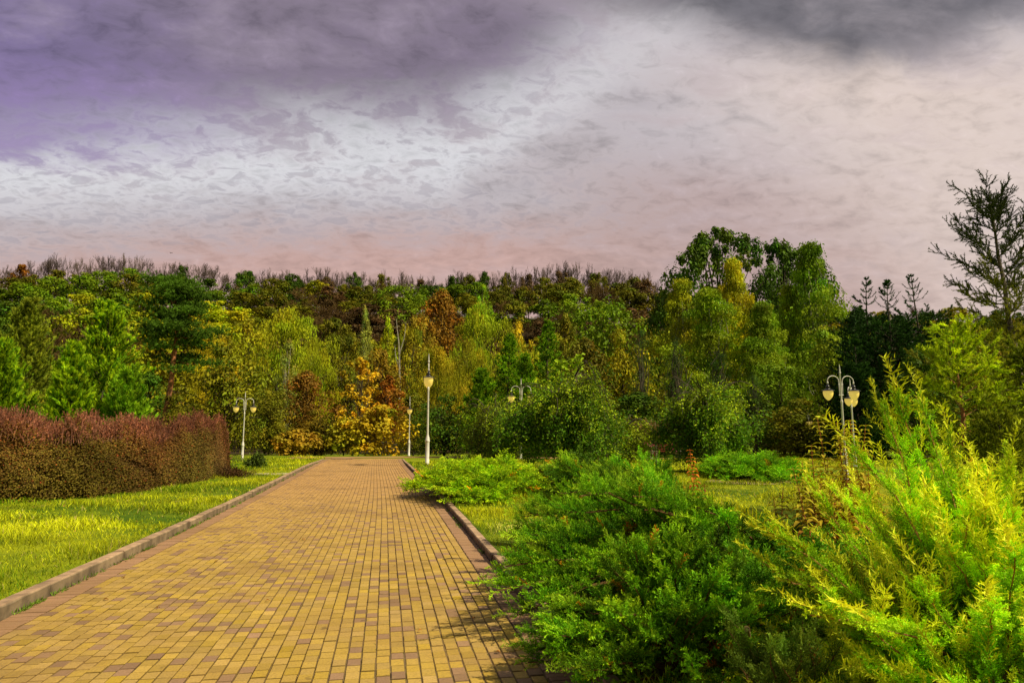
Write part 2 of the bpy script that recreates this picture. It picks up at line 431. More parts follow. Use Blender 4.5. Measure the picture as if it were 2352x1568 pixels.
def path():
    m, nt, N, L = mat_new('brick_paving')
    out = N.new('ShaderNodeOutputMaterial'); b = N.new('ShaderNodeBsdfPrincipled')
    at = N.new('ShaderNodeAttribute'); at.attribute_name = 'Col'
    g = N.new('ShaderNodeNewGeometry'); P = g.outputs['Position']
    n1 = noise(N, L, P, 1.1, 4, .6); n2 = noise(N, L, P, 60, 5, .7); n3 = noise(N, L, P, 9, 4, .6)
    c = mixc(N, L, math_node(N, L, 'MULTIPLY', ramp(N, L, n1, .4, .7), .35), at.outputs['Color'], (.34, .19, .07))
    c = mixc(N, L, math_node(N, L, 'MULTIPLY', ramp(N, L, n2, .42, .7), .4), c, (.13, .08, .035))
    c = mixc(N, L, math_node(N, L, 'MULTIPLY', ramp(N, L, n3, .55, .75), .25), c, (.46, .34, .12))
    n4 = noise(N, L, P, .45, 5, .65)
    c = mixc(N, L, math_node(N, L, 'MULTIPLY', ramp(N, L, n4, .48, .66), .38), c, (.22, .125, .05))
    n5 = noise(N, L, P, 5, 3, .5)
    c = mixc(N, L, math_node(N, L, 'MULTIPLY', ramp(N, L, n5, .68, .74), .5), c, (.10, .06, .03))
    L.new(c, b.inputs['Base Color']); b.inputs['Roughness'].default_value = .78; b.inputs['Specular IOR Level'].default_value = .3
    bn = N.new('ShaderNodeBump'); bn.inputs['Distance'].default_value = .003; bn.inputs['Strength'].default_value = .5
    L.new(n2, bn.inputs['Height']); L.new(bn.outputs[0], b.inputs['Normal'])
    L.new(b.outputs[0], out.inputs[0])
    mb = MB()
    B = []
    W = .1025; x0 = PL + .255; ncol = int(round((PR - .255 - x0) / W)); W = (PR - .255 - x0) / ncol
    for i in range(ncol):
        y = -6 + random.random() * .14
        wob = 0
        gl = .0025 + .0028 * random.random()
        gr = .0025 + .0028 * random.random()
        while y < PEND:
            ln = random.choice((.105, .14, .14, .14, .17)) if False else .138 + random.gauss(0, .003)
            B.append((x0 + i * W + gl + random.gauss(0, .0012), x0 + (i + 1) * W - gr + random.gauss(0, .0012), y + .0062, y + ln - .0062, 0))
            y += ln
    # crosswise gutter courses by both kerbs
    for (a, bb) in ((PL + .004, PL + .245), (PR - .245, PR - .004)):
        y = -6.0
        while y < PEND:
            B.append((a + random.gauss(0, .003), bb + random.gauss(0, .003), y + .003, y + .067, 1)); y += .07
    B = np.array(B); n = len(B)
    rg = np.random.default_rng(3)
    z = rg.normal(0, .0018, n) - .002 + .004 * np.sin((B[:, 0]) * 2.1 + 1) * np.sin(B[:, 2] * .9)
    tx = rg.normal(0, .004, n); ty = rg.normal(0, .004, n)
    bev = .005
    xa, xb, ya, yb = B[:, 0], B[:, 1], B[:, 2], B[:, 3]
    def ring(d, zz):
        xs = np.stack([xa + d, xb - d, xb - d, xa + d], 1); ysx = np.stack([ya + d, ya + d, yb - d, yb - d], 1)
        cx = ((xa + xb) / 2)[:, None]; cy = ((ya + yb) / 2)[:, None]
        Z = z[:, None] + zz + (xs - cx) * tx[:, None] + (ysx - cy) * ty[:, None]
        return np.stack([xs + path_off(ysx), ysx, Z], -1)
    V = np.concatenate([ring(bev, 0), ring(0, -.004), ring(0, -.022)], 1)
    f = [[0, 1, 2, 3]] + [[4 * k + i + 4, 4 * k + (i + 1) % 4 + 4, 4 * k + (i + 1) % 4, 4 * k + i] for k in (0, 1) for i in range(4)]
    F = (np.arange(n)[:, None, None] * 12 + np.array(f)[None]).reshape(-1, 4)
    base = np.array([.54, .355, .072])[None] * (1 + rg.normal(0, .09, (n, 1)))
    base[:, 2] *= 1 + rg.normal(0, .2, n)
    far = sstep((ya - 7) / 16)[:, None]
    base = base * (1 - far) + np.array([.59, .34, .12])[None] * (1 + rg.normal(0, .05, (n, 1))) * far
    mau = rg.random(n) < (.15 * (1 - .6 * far[:, 0]))
    base[mau] = np.array([.36, .215, .12]) * (1 + rg.normal(0, .12, (mau.sum(), 1)))
    gut = B[:, 4] > 0
    base[gut] = np.array([.42, .24, .135]) * (1 + rg.normal(0, .09, (gut.sum(), 1)))
    cv = np.repeat(base[:, None], 12, 1); cv[:, 4:8] *= .50; cv[:, 8:] *= .3
    mb.add(V.reshape(-1, 3), F, cv.reshape(-1, 3))
    # sand bed in the joints
    ys = np.arange(-6, PEND + .2, .5); o = path_off(ys)
    A = np.stack([PL + o, ys, np.full_like(ys, -.012)], 1); Bq = np.stack([PR + o, ys, np.full_like(ys, -.012)], 1)
    V = np.stack([A, Bq], 1).reshape(-1, 3); k = np.arange(len(ys) - 1)[:, None] * 2
    mb.add(V, np.concatenate([k, k + 1, k + 3, k + 2], 1), (.20, .135, .055))
    tag(mb.build('path', m), kind='structure')
    # cross path at the far end, running off to the right
    mb = MB(); t = np.linspace(0, 1, 60)
    cx = -6 + 46 * t; cy = 46.0 - 7.6 * sstep((cx - 1) / 20)
    hw = 1.6
    for side in (0,):
        A = np.stack([cx, cy - hw], 1); Bq = np.stack([cx, cy + hw * .6], 1)
        za = terrain(A[:, 0], A[:, 1]) + .02; zb = terrain(Bq[:, 0], Bq[:, 1]) + .02
        V = np.stack([np.c_[A, za], np.c_[Bq, zb]], 1).reshape(-1, 3); k = np.arange(59)[:, None] * 2
        mb.add(V, np.concatenate([k, k + 1, k + 3, k + 2], 1), (.5, .29, .12))
    tag(mb.build('cross_path', m, None, True), kind='structure')
    # pale side path on the left
    mb = MB(); t = np.linspace(0, 1, 30); cx = PL - .2 - 9 * t; cy = 26.6 + .5 * t
    A = np.stack([cx, cy - .45], 1); Bq = np.stack([cx, cy + .6], 1)
    V = np.stack([np.c_[A, terrain(*A.T) + .012], np.c_[Bq, terrain(*Bq.T) + .012]], 1).reshape(-1, 3); k = np.arange(29)[:, None] * 2
    mb.add(V, np.concatenate([k, k + 2, k + 3, k + 1], 1))
    tag(mb.build('side_path', solid('pale_slabs', (.62, .52, .36), .9, 2, .25)), kind='structure')
    # sandy bare patch right
    mb = MB(); c0 = rd(7.35, 21.0); th = np.arange(28) * 2 * math.pi / 28
    rr = 1 + .18 * np.sin(th * 3 + 1) + .1 * np.sin(th * 7)
    X = c0[0] + 1.5 * rr * np.cos(th); Y = c0[1] + .9 * rr * np.sin(th)
    mb.add(np.c_[X, Y, terrain(X, Y) + .012], np.arange(28)[None])
    tag(mb.build('bare_ground', solid('sandy_soil', (.55, .42, .2), .95, 3, .4)), kind='structure')
path()

def kerbs():
    m = solid('kerb_stone', (.58, .38, .23), .85, 5, .45, bump=.3, coord='Object', use_col=True)
    rg = np.random.default_rng(8)
    for nm, u0, u1, inner in (('kerb', PL - .14, PL - .003, 1), ('kerb', PR + .003, PR + .13, -1)):
        mb = MB(); y = -6.0
        while y < 42.2:
            ln = .98 if y < 40 else .6
            h = (.115 if inner > 0 else .095) + rg.normal(0, .004) - .07 * float(sstep((y - 32) / 9)); dx = rg.normal(0, .004)
            bev = .012
            a, b = u0 + dx, u1 + dx
            ya, yb = y + .005, y + ln - .005
            def P(u, yy, z): return (u + float(path_off(yy)), yy, z)
            V = []
            for yy in np.linspace(ya, yb, 5):
                hh = h + rg.normal(0, .0015)
                bev = .012 + abs(rg.normal(0, .004)); V += [P(a, yy, -.05), P(a, yy, hh - bev), P(a + bev, yy, hh), P(b - bev, yy, hh), P(b, yy, hh - bev), P(b, yy, -.05)]
            V = np.array(V); F = []
            for s in range(4):
                for q in range(5):
                    F.append((s * 6 + q, s * 6 + q + 1, s * 6 + q + 7, s * 6 + q + 6))
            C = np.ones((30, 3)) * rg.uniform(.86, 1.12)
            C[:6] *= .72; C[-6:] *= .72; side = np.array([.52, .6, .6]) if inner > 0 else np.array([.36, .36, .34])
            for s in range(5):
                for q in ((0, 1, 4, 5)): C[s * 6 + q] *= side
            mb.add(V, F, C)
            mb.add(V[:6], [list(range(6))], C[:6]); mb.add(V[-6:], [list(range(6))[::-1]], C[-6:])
            y += ln
        tag(mb.build(nm, m), kind='structure')
kerbs()

def grass():
    rg = np.random.default_rng(21)
    def region(n, u0, u1, y0, y1, pw=1.0):
        y = y0 + (y1 - y0) * rg.random(n) ** pw; u = u0 + (u1 - u0) * rg.random(n)
        return u + path_off(y), y
    sets = [(90000, -14, PL - .16, 3.2, 13, 1.3, .055, .0075), (60000, -16, PL - .16, 12, 27, 1.2, .06, .014), (30000, -24, PL - .16, 26, 46, 1, .07, .03),
            (50000, PR + .16, 7, 3, 14, 1.0, .05, .008), (50000, PR + .16, 16, 13, 28, 1, .06, .016), (26000, PR + .16, 26, 27, 37, 1, .07, .03)]
    mb = MB()
    for n, u0, u1, y0, y1, pw, h, w in sets:
        x, y = region(n, u0, u1, y0, y1, pw)
        # clumpy density
        f = np.sin(x * 1.7 + np.sin(y * .9) * 2) + np.sin(y * 1.3 + x * .6 + 2) + rg.normal(0, 1.0, n)
        k = f > -1.1
        if w < .012: k &= ~((y < 3.2))
        x, y, f = x[k], y[k], f[k]; n = len(x)
        tuft = sstep((np.sin(x * 2.3 + y) * np.sin(y * 1.9 - x * .5) + .1 * f) * 1.4)
        hh = h * (.6 + .8 * rg.random(n) + 1.3 * tuft + 1.4 * sstep((np.sin(x * 1.1 + 1) * np.sin(y * 1.45 + x * .3) - .55) * 4))
        z = terrain(x, y) - .004
        base = np.stack([x, y, z], 1)
        lean = rg.normal(0, .45, (n, 2)); d = nrm(np.c_[lean, np.ones(n)])
        s = nrm(np.c_[rg.normal(size=(n, 2)), np.zeros(n)])
        ww = (w * (.7 + .6 * rg.random(n)))[:, None]
        mid = base + d * hh[:, None] * .55
        tipd = nrm(d + np.c_[lean * .8, np.zeros(n)]); tip = mid + tipd * hh[:, None] * .5
        V = np.stack([base - s * ww / 2, base + s * ww / 2, mid + s * ww * .4, mid - s * ww * .4, tip], 1)
        q = np.arange(n)[:, None] * 5
        br = (1 + rg.normal(0, .22, n)).clip(.45, 1.7)
        yel = np.clip(.5 + .3 * ((x > 2) & (y > 12)) + .42 * np.sin(x * .8 + np.sin(y * .5) * 2.2) * np.sin(y * .55 + 1.2) + rg.normal(0, .22, n), 0, 1)[:, None]  # right lawn coloured yellower to stand in for sunlight on it
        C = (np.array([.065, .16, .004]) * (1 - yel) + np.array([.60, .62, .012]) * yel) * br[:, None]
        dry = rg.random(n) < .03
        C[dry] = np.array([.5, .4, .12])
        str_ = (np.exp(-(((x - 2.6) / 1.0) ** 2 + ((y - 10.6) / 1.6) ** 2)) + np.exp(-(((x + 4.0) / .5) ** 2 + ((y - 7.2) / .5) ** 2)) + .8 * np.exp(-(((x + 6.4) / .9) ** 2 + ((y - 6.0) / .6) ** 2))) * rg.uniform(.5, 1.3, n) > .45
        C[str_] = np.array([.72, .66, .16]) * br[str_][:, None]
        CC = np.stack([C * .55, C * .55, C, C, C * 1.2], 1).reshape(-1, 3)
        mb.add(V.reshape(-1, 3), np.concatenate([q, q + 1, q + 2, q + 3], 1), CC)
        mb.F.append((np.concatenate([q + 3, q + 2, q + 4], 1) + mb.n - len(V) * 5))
    g = mb.build('grass', M_LEAF)
    tag(g, 'short mown yellow green grass of the lawns beside the path', 'grass', kind='stuff')
    # dry leaves blown over both lawns
    mb = MB(); n = 900; x, y = region(n, -12, 9, 4, 36, 1.2); k = (x < PL - .3 + path_off(y)) | (x > PR + .3 + path_off(y)); x, y = x[k], y[k]; n = len(x)
    P = np.c_[x, y, terrain(x, y) + .03]; nr = nrm(rg.normal(0, .4, (n, 3)) + [0, 0, 1.]); leaves(mb, P, perp(nr, rg), nr, .05 * (.6 + .8 * rg.random(n)), .035, np.array([.42, .22, .04]) * (.5 + .8 * rg.random((n, 1))))
    tag(mb.build('leaf_litter', M_LEAF), 'small dry brown leaves scattered over the lawns', 'leaf litter', kind='stuff')
    # weeds in the kerb joint
    mb = MB(); P = []
    for k in range(110):
        y = rg.uniform(2.5, 38) if rg.random() < .6 else rg.uniform(2.5, 14)
        u = PL + .012 + abs(rg.normal(0, .012)) if rg.random() < .75 else PR - .012 - abs(rg.normal(0, .015))
        m_ = rg.integers(6, 26)
        for i in range(m_):
            P.append((u + float(path_off(y)) + rg.normal(0, .012), y + rg.normal(0, .09), 0))
    P = np.array(P); n = len(P)
    ax = nrm(np.c_[rg.normal(0, 1, (n, 2)), rg.uniform(.2, 1.3, n)])
    leaves(mb, P, ax, perp(ax, rg), .035 + .035 * rg.random(n), .013, np.array([.12, .2, .02]) * (.6 + .8 * rg.random((n, 1))))
    tag(mb.build('weeds', M_LEAF), 'small green weeds growing in the joint along the kerbs', 'weeds', kind='stuff')
    # tiny tufts in brick joints
    mb = MB(); n = 900
    y = rg.uniform(3, 30, n); i = rg.integers(26, 41, n); u = PL + .255 + i * .1012
    k = u < PR - .2; u = u[k]; y = y[k]; n = len(u)
    P = np.c_[u + path_off(y), y, np.full(n, -.006)]; ax = nrm(np.c_[rg.normal(0, .6, (n, 2)), np.ones(n)])
    leaves(mb, P, ax, perp(ax, rg), .012 + .012 * rg.random(n), .005, np.array([.14, .16, .03]))
    tag(mb.build('moss', M_LEAF), 'thin moss and grass specks in the brick joints', 'moss', kind='stuff')
grass()

# ------------------------------------------------------------------ tree generators (unit-size meshes: height 1, width 1)
def env_r(shape, t):
    t = np.clip(t, 0, 1)
    if shape == 'round': return np.sqrt(np.clip(1 - (2 * t - 1) ** 2, 0, 1)) ** .8
    if shape == 'dome': return np.where(t < .35, .85 + .4 * t, np.sqrt(np.clip(1 - ((t - .35) / .65) ** 2, 0, 1)))
    if shape == 'col': return np.sin(np.pi * np.clip(t * .92 + .06, 0, 1)) ** .6 * (1 - .35 * t)
    if shape == 'cone': return (1 - t) ** .8 * .98 + .02
    if shape == 'egg': return np.clip(np.sin(np.pi * t ** .8), 0, 1) ** .7
    return np.ones_like(t)

def broad_meshes(seed, shape='round', t0=.18, clumps=60, per=90, leaf=.028, H=12., W=10., hang=0., flat=.75, cr=(.10, .2), trunk_r=.02, asp=.6, hue=.13, dens_in=.35, lobes=.22):
    """crown + trunk meshes in real proportions H x W then normalised"""
    rg = np.random.default_rng(seed)
    mb = MB(); wd = MB()
    ph = rg.random(6) * 6.28
    cl = []
    for i in range(clumps):
        t = rg.random() ** .85; a = rg.random() * 2 * math.pi
        e = float(env_r(shape, np.array(t))) * (1 + lobes * math.sin(2 * a + ph[0] + 3 * t) + lobes * .8 * math.sin(3 * a + ph[1] - 5 * t) + rg.normal(0, .06))
        rr = e * (rg.random() ** dens_in) if rg.random() < .8 else e * rg.random()
        c = rg.uniform(*cr) * W * (1 - .35 * (t > .8))
        z = t0 * H + t * (H * (1 - t0) - c * .6)
        rad = max(rr * W / 2 - c * .5, 0)
        cl.append((rad * math.cos(a), rad * math.sin(a), z, c))
    cl = np.array(cl)
    n = clumps * per
    ci = np.repeat(np.arange(clumps), per); c = cl[ci]
    d = nrm(rg.normal(size=(n, 3)))
    rr = rg.random((n, 1)) ** .45
    P = c[:, :3] + d * rr * c[:, 3:4] * np.array([1, 1, flat])
    nr = nrm(d + np.array([0, 0, .65]) + rg.normal(0, .30, (n, 3)))
    ax = perp(nr, rg)
    chue = rg.normal(0, hue, (clumps, 1)); cbr = 1 + rg.normal(0, .14, (clumps, 1))
    base = np.ones((clumps, 3)) * cbr; base[:, 0:1] *= 1 + chue; base[:, 2:3] *= 1
    C = base[ci] * (1 + rg.normal(0, .15, (n, 1))).clip(.4, 1.8)
    s = leaf * W * (.6 + .8 * rg.random(n))
    if hang > 0:
        ax = nrm(np.array([0, 0, -1.]) + rg.normal(0, .35, (n, 3))); nr = perp(ax, rg)
        # strands
        ns = clumps * max(per // 5, 6); si = rg.integers(0, clumps, ns); sd_ = nrm(rg.normal(size=(ns, 3))); sd_[:, 2] = np.abs(sd_[:, 2]) * .3
        S0 = cl[si][:, :3] + sd_ * cl[si][:, 3:4] * .95
        ln = hang * H * rg.uniform(.3, 1, (ns, 1)); m = 9
        t = (np.arange(m) / m)[None, :, None]
        sway = rg.normal(0, .1, (ns, 1, 3)) * np.array([1, 1, 0])
        Q = S0[:, None] + np.array([0, 0, -1.]) * ln[:, None] * t + sway * t * ln[:, None] + rg.normal(0, .05, (ns, m, 3))
        Q = Q.reshape(-1, 3); k = Q[:, 2] > .4; Q = Q[k]
        qc = np.repeat(base[si], m, 0)[k] * (1 + rg.normal(0, .25, (len(Q), 1))).clip(.4, 1.8)
        a2 = nrm(np.array([0, 0, -1.]) + rg.normal(0, .4, (len(Q), 3)))
        leaves(mb, Q, a2, perp(a2, rg), leaf * W * (.7 + .6 * rg.random(len(Q))), leaf * W * asp * .6, qc)
    leaves(mb, P, ax, nr, s, s * asp, C)
    # wood
    tr = trunk_r * H
    n_t = 8; zz = np.linspace(-.03 * H, H * .8, n_t); off = np.cumsum(rg.normal(0, .012 * H, (n_t, 2)), 0); off[0] = off[1] = 0
    tp = np.c_[off, zz]; poly_tube(wd, tp, tr * np.linspace(1.15, .18, n_t), 7)
    for i in range(0, clumps):
        e = cl[i, :3]
        if rg.random() < .3: continue
        zb = np.clip(e[2] * rg.uniform(.35, .75), t0 * H * .7, H * .75); k = np.interp(zb, zz, np.arange(n_t))
        b = np.array([np.interp(zb, zz, tp[:, 0]), np.interp(zb, zz, tp[:, 1]), zb])
        mid = (b + e) / 2 + np.array([0, 0, .06 * H]) * rg.uniform(-.3, 1) + rg.normal(0, .03 * H, 3)
        pts = np.array([b, b * .6 + mid * .4 + rg.normal(0, .01 * H, 3), mid, mid * .4 + e * .6, e])
        r0 = tr * (.5 - .35 * zb / H)
        poly_tube(wd, pts, r0 * np.linspace(1, .12, 5), 4)
    S = np.array([1 / W, 1 / W, 1 / H], np.float32)
    mb.V = [v * S for v in mb.V]; wd.V = [v * S for v in wd.V]
    return mb.mesh('crown'), wd.mesh('trunk')

def bare_mesh(seed, H=14., W=9., first=.3, spread=.5, levels=5, thick=.0145, tw=.04):
    rg = np.random.default_rng(seed); wd = MB(); mb = MB()
    tr = thick * H
    th = np.array([[0, 0, -.4]]), np.array([[rg.normal(0, .2), rg.normal(0, .2), H * first]])
    tubes(wd, th[0], th[1], tr, tr * .8, 6)
    P = np.repeat(th[1], 6, 0); D = nrm(np.c_[rg.normal(0, spread, (6, 2)), np.ones(6)]); Ln = np.full(6, H * .26); r = np.full(6, tr * .55)
    for lv in range(levels):
        m1 = P + D * Ln[:, None] * .5 + rg.normal(0, .04, P.shape) * Ln[:, None]
        D2 = nrm(D + np.array([0, 0, .22]) + rg.normal(0, .1, D.shape)); E = m1 + D2 * Ln[:, None] * .5
        tgt = wd if lv < 2 else mb
        rr = np.maximum(r, tw * .5)
        tubes(tgt, P, m1, rr, rr * .85, 3); tubes(tgt, m1, E, rr * .85, rr * .6, 3)
        k = 3 if lv < levels - 1 else 0
        if not k: break
        P = np.concatenate([E] * 2 + [m1] * (k - 2)); b = np.concatenate([D2] * 2 + [D2] * (k - 2))
        D = nrm(b + rg.normal(0, .42, b.shape) + np.array([0, 0, .12])); Ln = np.tile(Ln, k) * rg.uniform(.55, .8, len(P)); r = np.tile(r, k) * .58
    allV = np.concatenate(mb.V)
    S = np.array([1 / (np.ptp(allV[:, 0]) + .01), 1 / (np.ptp(allV[:, 1]) + .01), 1 / allV[:, 2].max()], np.float32)
    mb.V = [v * S for v in mb.V]; wd.V = [v * S for v in wd.V]
    return mb.mesh('twigs'), wd.mesh('trunk')

def conifer(seed, H, W, z0=.1, branches=160, pw=.9, slope=.15, droop=.0, sub=9, shoot=.5, cnt=26, nl=.09, nw=.02, ang=.8, col=(.1, .2, .02), tipc=(1.3, 1.3, 1), upshoot=.25, trunk_r=None, k_top=.06, thin=0., spire=0, subsub=True, jitter=.25, col2=None, lean=0., stem=(.5, .4, .3), rr=(.75, 1.1)):
    """returns (crown mesh builder, wood mesh builder)"""
    rg = np.random.default_rng(seed); mb = MB(); wd = MB()
    tr = trunk_r or .013 * H
    zz = np.linspace(-.3, H, 9); px = np.cumsum(rg.normal(0, .006 * H, 9)) + lean * zz; py = np.cumsum(rg.normal(0, .004 * H, 9)); px -= px[0]; py -= py[0]
    poly_tube(wd, np.c_[px, py, zz], tr * np.linspace(1.2, .08, 9), 8)
    s0 = []; s1 = []; lv = []
    ga = rg.random() * 6
    for i in range(branches):
        t = ((i + rg.random()) / branches) ** .9
        z = H * (z0 + (1 - z0 - .02) * t)
        L = (W / 2) * ((1 - t) ** pw * (1 - k_top) + k_top) * rg.uniform(*rr)
        ga += 2.399 + rg.normal(0, .2)
        if t > .72 and rg.random() < thin: continue
        b = np.array([np.interp(z, zz, px), np.interp(z, zz, py), z])
        dr = np.array([math.cos(ga), math.sin(ga), 0])
        n = 6; u = np.linspace(0, 1, n)[:, None]
        sl = slope + .5 * t
        pts = b + dr * L * u + np.array([0, 0, 1.]) * L * (sl * u - droop * (1 - t) * u ** 2 * 1.2 + .25 * u ** 3 * (.4 + t))
        pts += rg.normal(0, .012 * L, (n, 3)) * u
        poly_tube(wd, pts, max(tr * .28 * (1 - .7 * t), .004) * np.linspace(1, .25, n), 3)
        s0.append(pts[2:-1]); s1.append(pts[3:]); lv.append(np.full(n - 3, .7))
        ns = max(int(sub * (.35 + L / (W / 2))), 3)
        for j in range(ns):
            v = .22 + .76 * (j + rg.random()) / ns
            q = np.array([np.interp(v, u[:, 0], pts[:, k]) for k in range(3)])
            tg = nrm(pts[min(int(v * (n - 1)) + 1, n - 1)] - pts[int(v * (n - 1))] if int(v * (n - 1)) < n - 1 else pts[-1] - pts[-2])
            side = nrm(np.cross(tg, [0, 0, 1])) * (1 if j % 2 else -1)
            sl_ = shoot * rg.uniform(.6, 1.2) * (1.05 - .6 * v) * (.5 + .5 * min(1, L / (W * .25)))
            d = nrm(tg * .75 + side * rg.uniform(.4, .9) + np.array([0, 0, upshoot * rg.uniform(.2, 1.6)]) + rg.normal(0, .12, 3))
            e = q + d * sl_
            s0.append(q[None]); s1.append(e[None]); lv.append(np.ones(1))
            if subsub:
                for kk in range(2):
                    w_ = rg.uniform(.25, .8); q2 = q + d * sl_ * w_
                    d2 = nrm(d * .7 + nrm(rg.normal(size=3)) * .7 + np.array([0, 0, upshoot]))
                    s0.append(q2[None]); s1.append((q2 + d2 * sl_ * .5)[None]); lv.append(np.full(1, 1.15))
    for k in range(spire):
        zk = H - .12 - .42 * k
        for q in range(5):
            a = q * 1.257 + k * .6 + rg.normal(0, .2); Lk = (.16 + .15 * k) * rg.uniform(.7, 1.2); b = np.array([px[-1], py[-1], zk])
            m_ = b + np.array([math.cos(a) * Lk * .6, math.sin(a) * Lk * .6, Lk * .25]); e = b + np.array([math.cos(a) * Lk, math.sin(a) * Lk, Lk * .75])
            s0 += [b[None], m_[None]]; s1 += [m_[None], e[None]]; lv += [np.ones(1), np.ones(1)]
    # leader
    top = np.array([px[-1], py[-1], H]); s0.append((top - [0, 0, .06 * H])[None] * [[1, 1, 1]]); s1.append(top[None]); lv.append(np.ones(1))
    s0 = np.concatenate(s0); s1 = np.concatenate(s1); lv = np.concatenate(lv)
    ln = np.linalg.norm(s1 - s0, axis=1)
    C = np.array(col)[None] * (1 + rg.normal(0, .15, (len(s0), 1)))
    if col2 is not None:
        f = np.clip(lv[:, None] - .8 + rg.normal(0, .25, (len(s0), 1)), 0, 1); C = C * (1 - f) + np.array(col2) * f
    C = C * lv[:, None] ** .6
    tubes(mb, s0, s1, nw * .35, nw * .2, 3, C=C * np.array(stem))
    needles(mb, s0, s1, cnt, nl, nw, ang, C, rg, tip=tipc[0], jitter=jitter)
    return mb, wd

# ------------------------------------------------------------------ palette (albedo)
PAL = {
 'green': (.17, .27, .007), 'olive': (.30, .29, .008), 'yellow green': (.45, .48, .01), 'dark green': (.075, .14, .007),
 'brown': (.21, .14, .012), 'rust': (.28, .12, .012), 'dark brown': (.13, .08, .03), 'golden': (.56, .42, .012),
 'bare': (.13, .098, .082), 'grey green': (.29, .32, .045), 'bright green': (.25, .44, .01), 'dark olive': (.17, .175, .008), 'orange brown': (.29, .20, .012),
}
# meshes shared by many trees
VAR = {}
VAR['round'] = [broad_meshes(100 + i, 'round', .14, 64, 95, .036, 12, 10) for i in range(5)]
VAR['dome'] = [broad_meshes(120 + i, 'dome', .08, 80, 85, .033, 12, 12) for i in range(3)]
VAR['egg'] = [broad_meshes(140 + i, 'egg', .10, 64, 90, .036, 14, 9) for i in range(3)]
VAR['willow'] = [broad_meshes(160 + i, 'dome', .10, 80, 90, .026, 12, 11, hang=.16, asp=.4, hue=.15, lobes=.3) for i in range(3)]
VAR['bare'] = [bare_mesh(180 + i, first=.36, spread=.75 + .06 * i, levels=6, tw=.072) for i in range(4)]
VAR['farround'] = [broad_meshes(200 + i, 'dome', .26, 46, 80, .045, 11, 12, cr=(.10, .2), lobes=.2, flat=.6) for i in range(6)]
M_BARE = M_TWIG

names = {'round': 'broadleaf_tree', 'dome': 'broadleaf_tree', 'egg': 'broadleaf_tree', 'willow': 'willow_tree', 'bare': 'bare_tree', 'farround': 'broadleaf_tree'}
CTR = {}
def place_tree(px, ytop, wpx, d, kind, colr, label, group=None, bark=None, zoff=0.0, vi=None, nm=None, rz=None):
    lat, _ = aim(px, 1000); p = rd(lat * d, d); z = tz(p) + zoff
    _, v = aim(px, ytop); H = EYE + v * d - z; W = wpx * d / 1582.
    key = kind; CTR[key] = CTR.get(key, -1) + 1
    lst = VAR[kind]; me = lst[(CTR[key] if vi is None else vi) % len(lst)]
    root = empty(nm or names[kind], (p[0], p[1], z), random.random() * 6.28 if rz is None else rz, (W, W, H))
    tag(root, label, 'tree', group)
    c = PAL[colr] if isinstance(colr, str) else colr
    cr = link('twigs' if kind == 'bare' else 'crown', me[0], M_BARE if kind == 'bare' else M_LEAF, root); cr.color = tuple(c) + (1,)
    tk = link('trunk', me[1], None, root)
    if not me[1].materials: me[1].materials.append(M_BARK)
    tk.material_slots[0].link = 'OBJECT'; tk.material_slots[0].material = bark or M_BARK
    return root
LABELLED = []   # hill trees whose labels are composed after all are placed

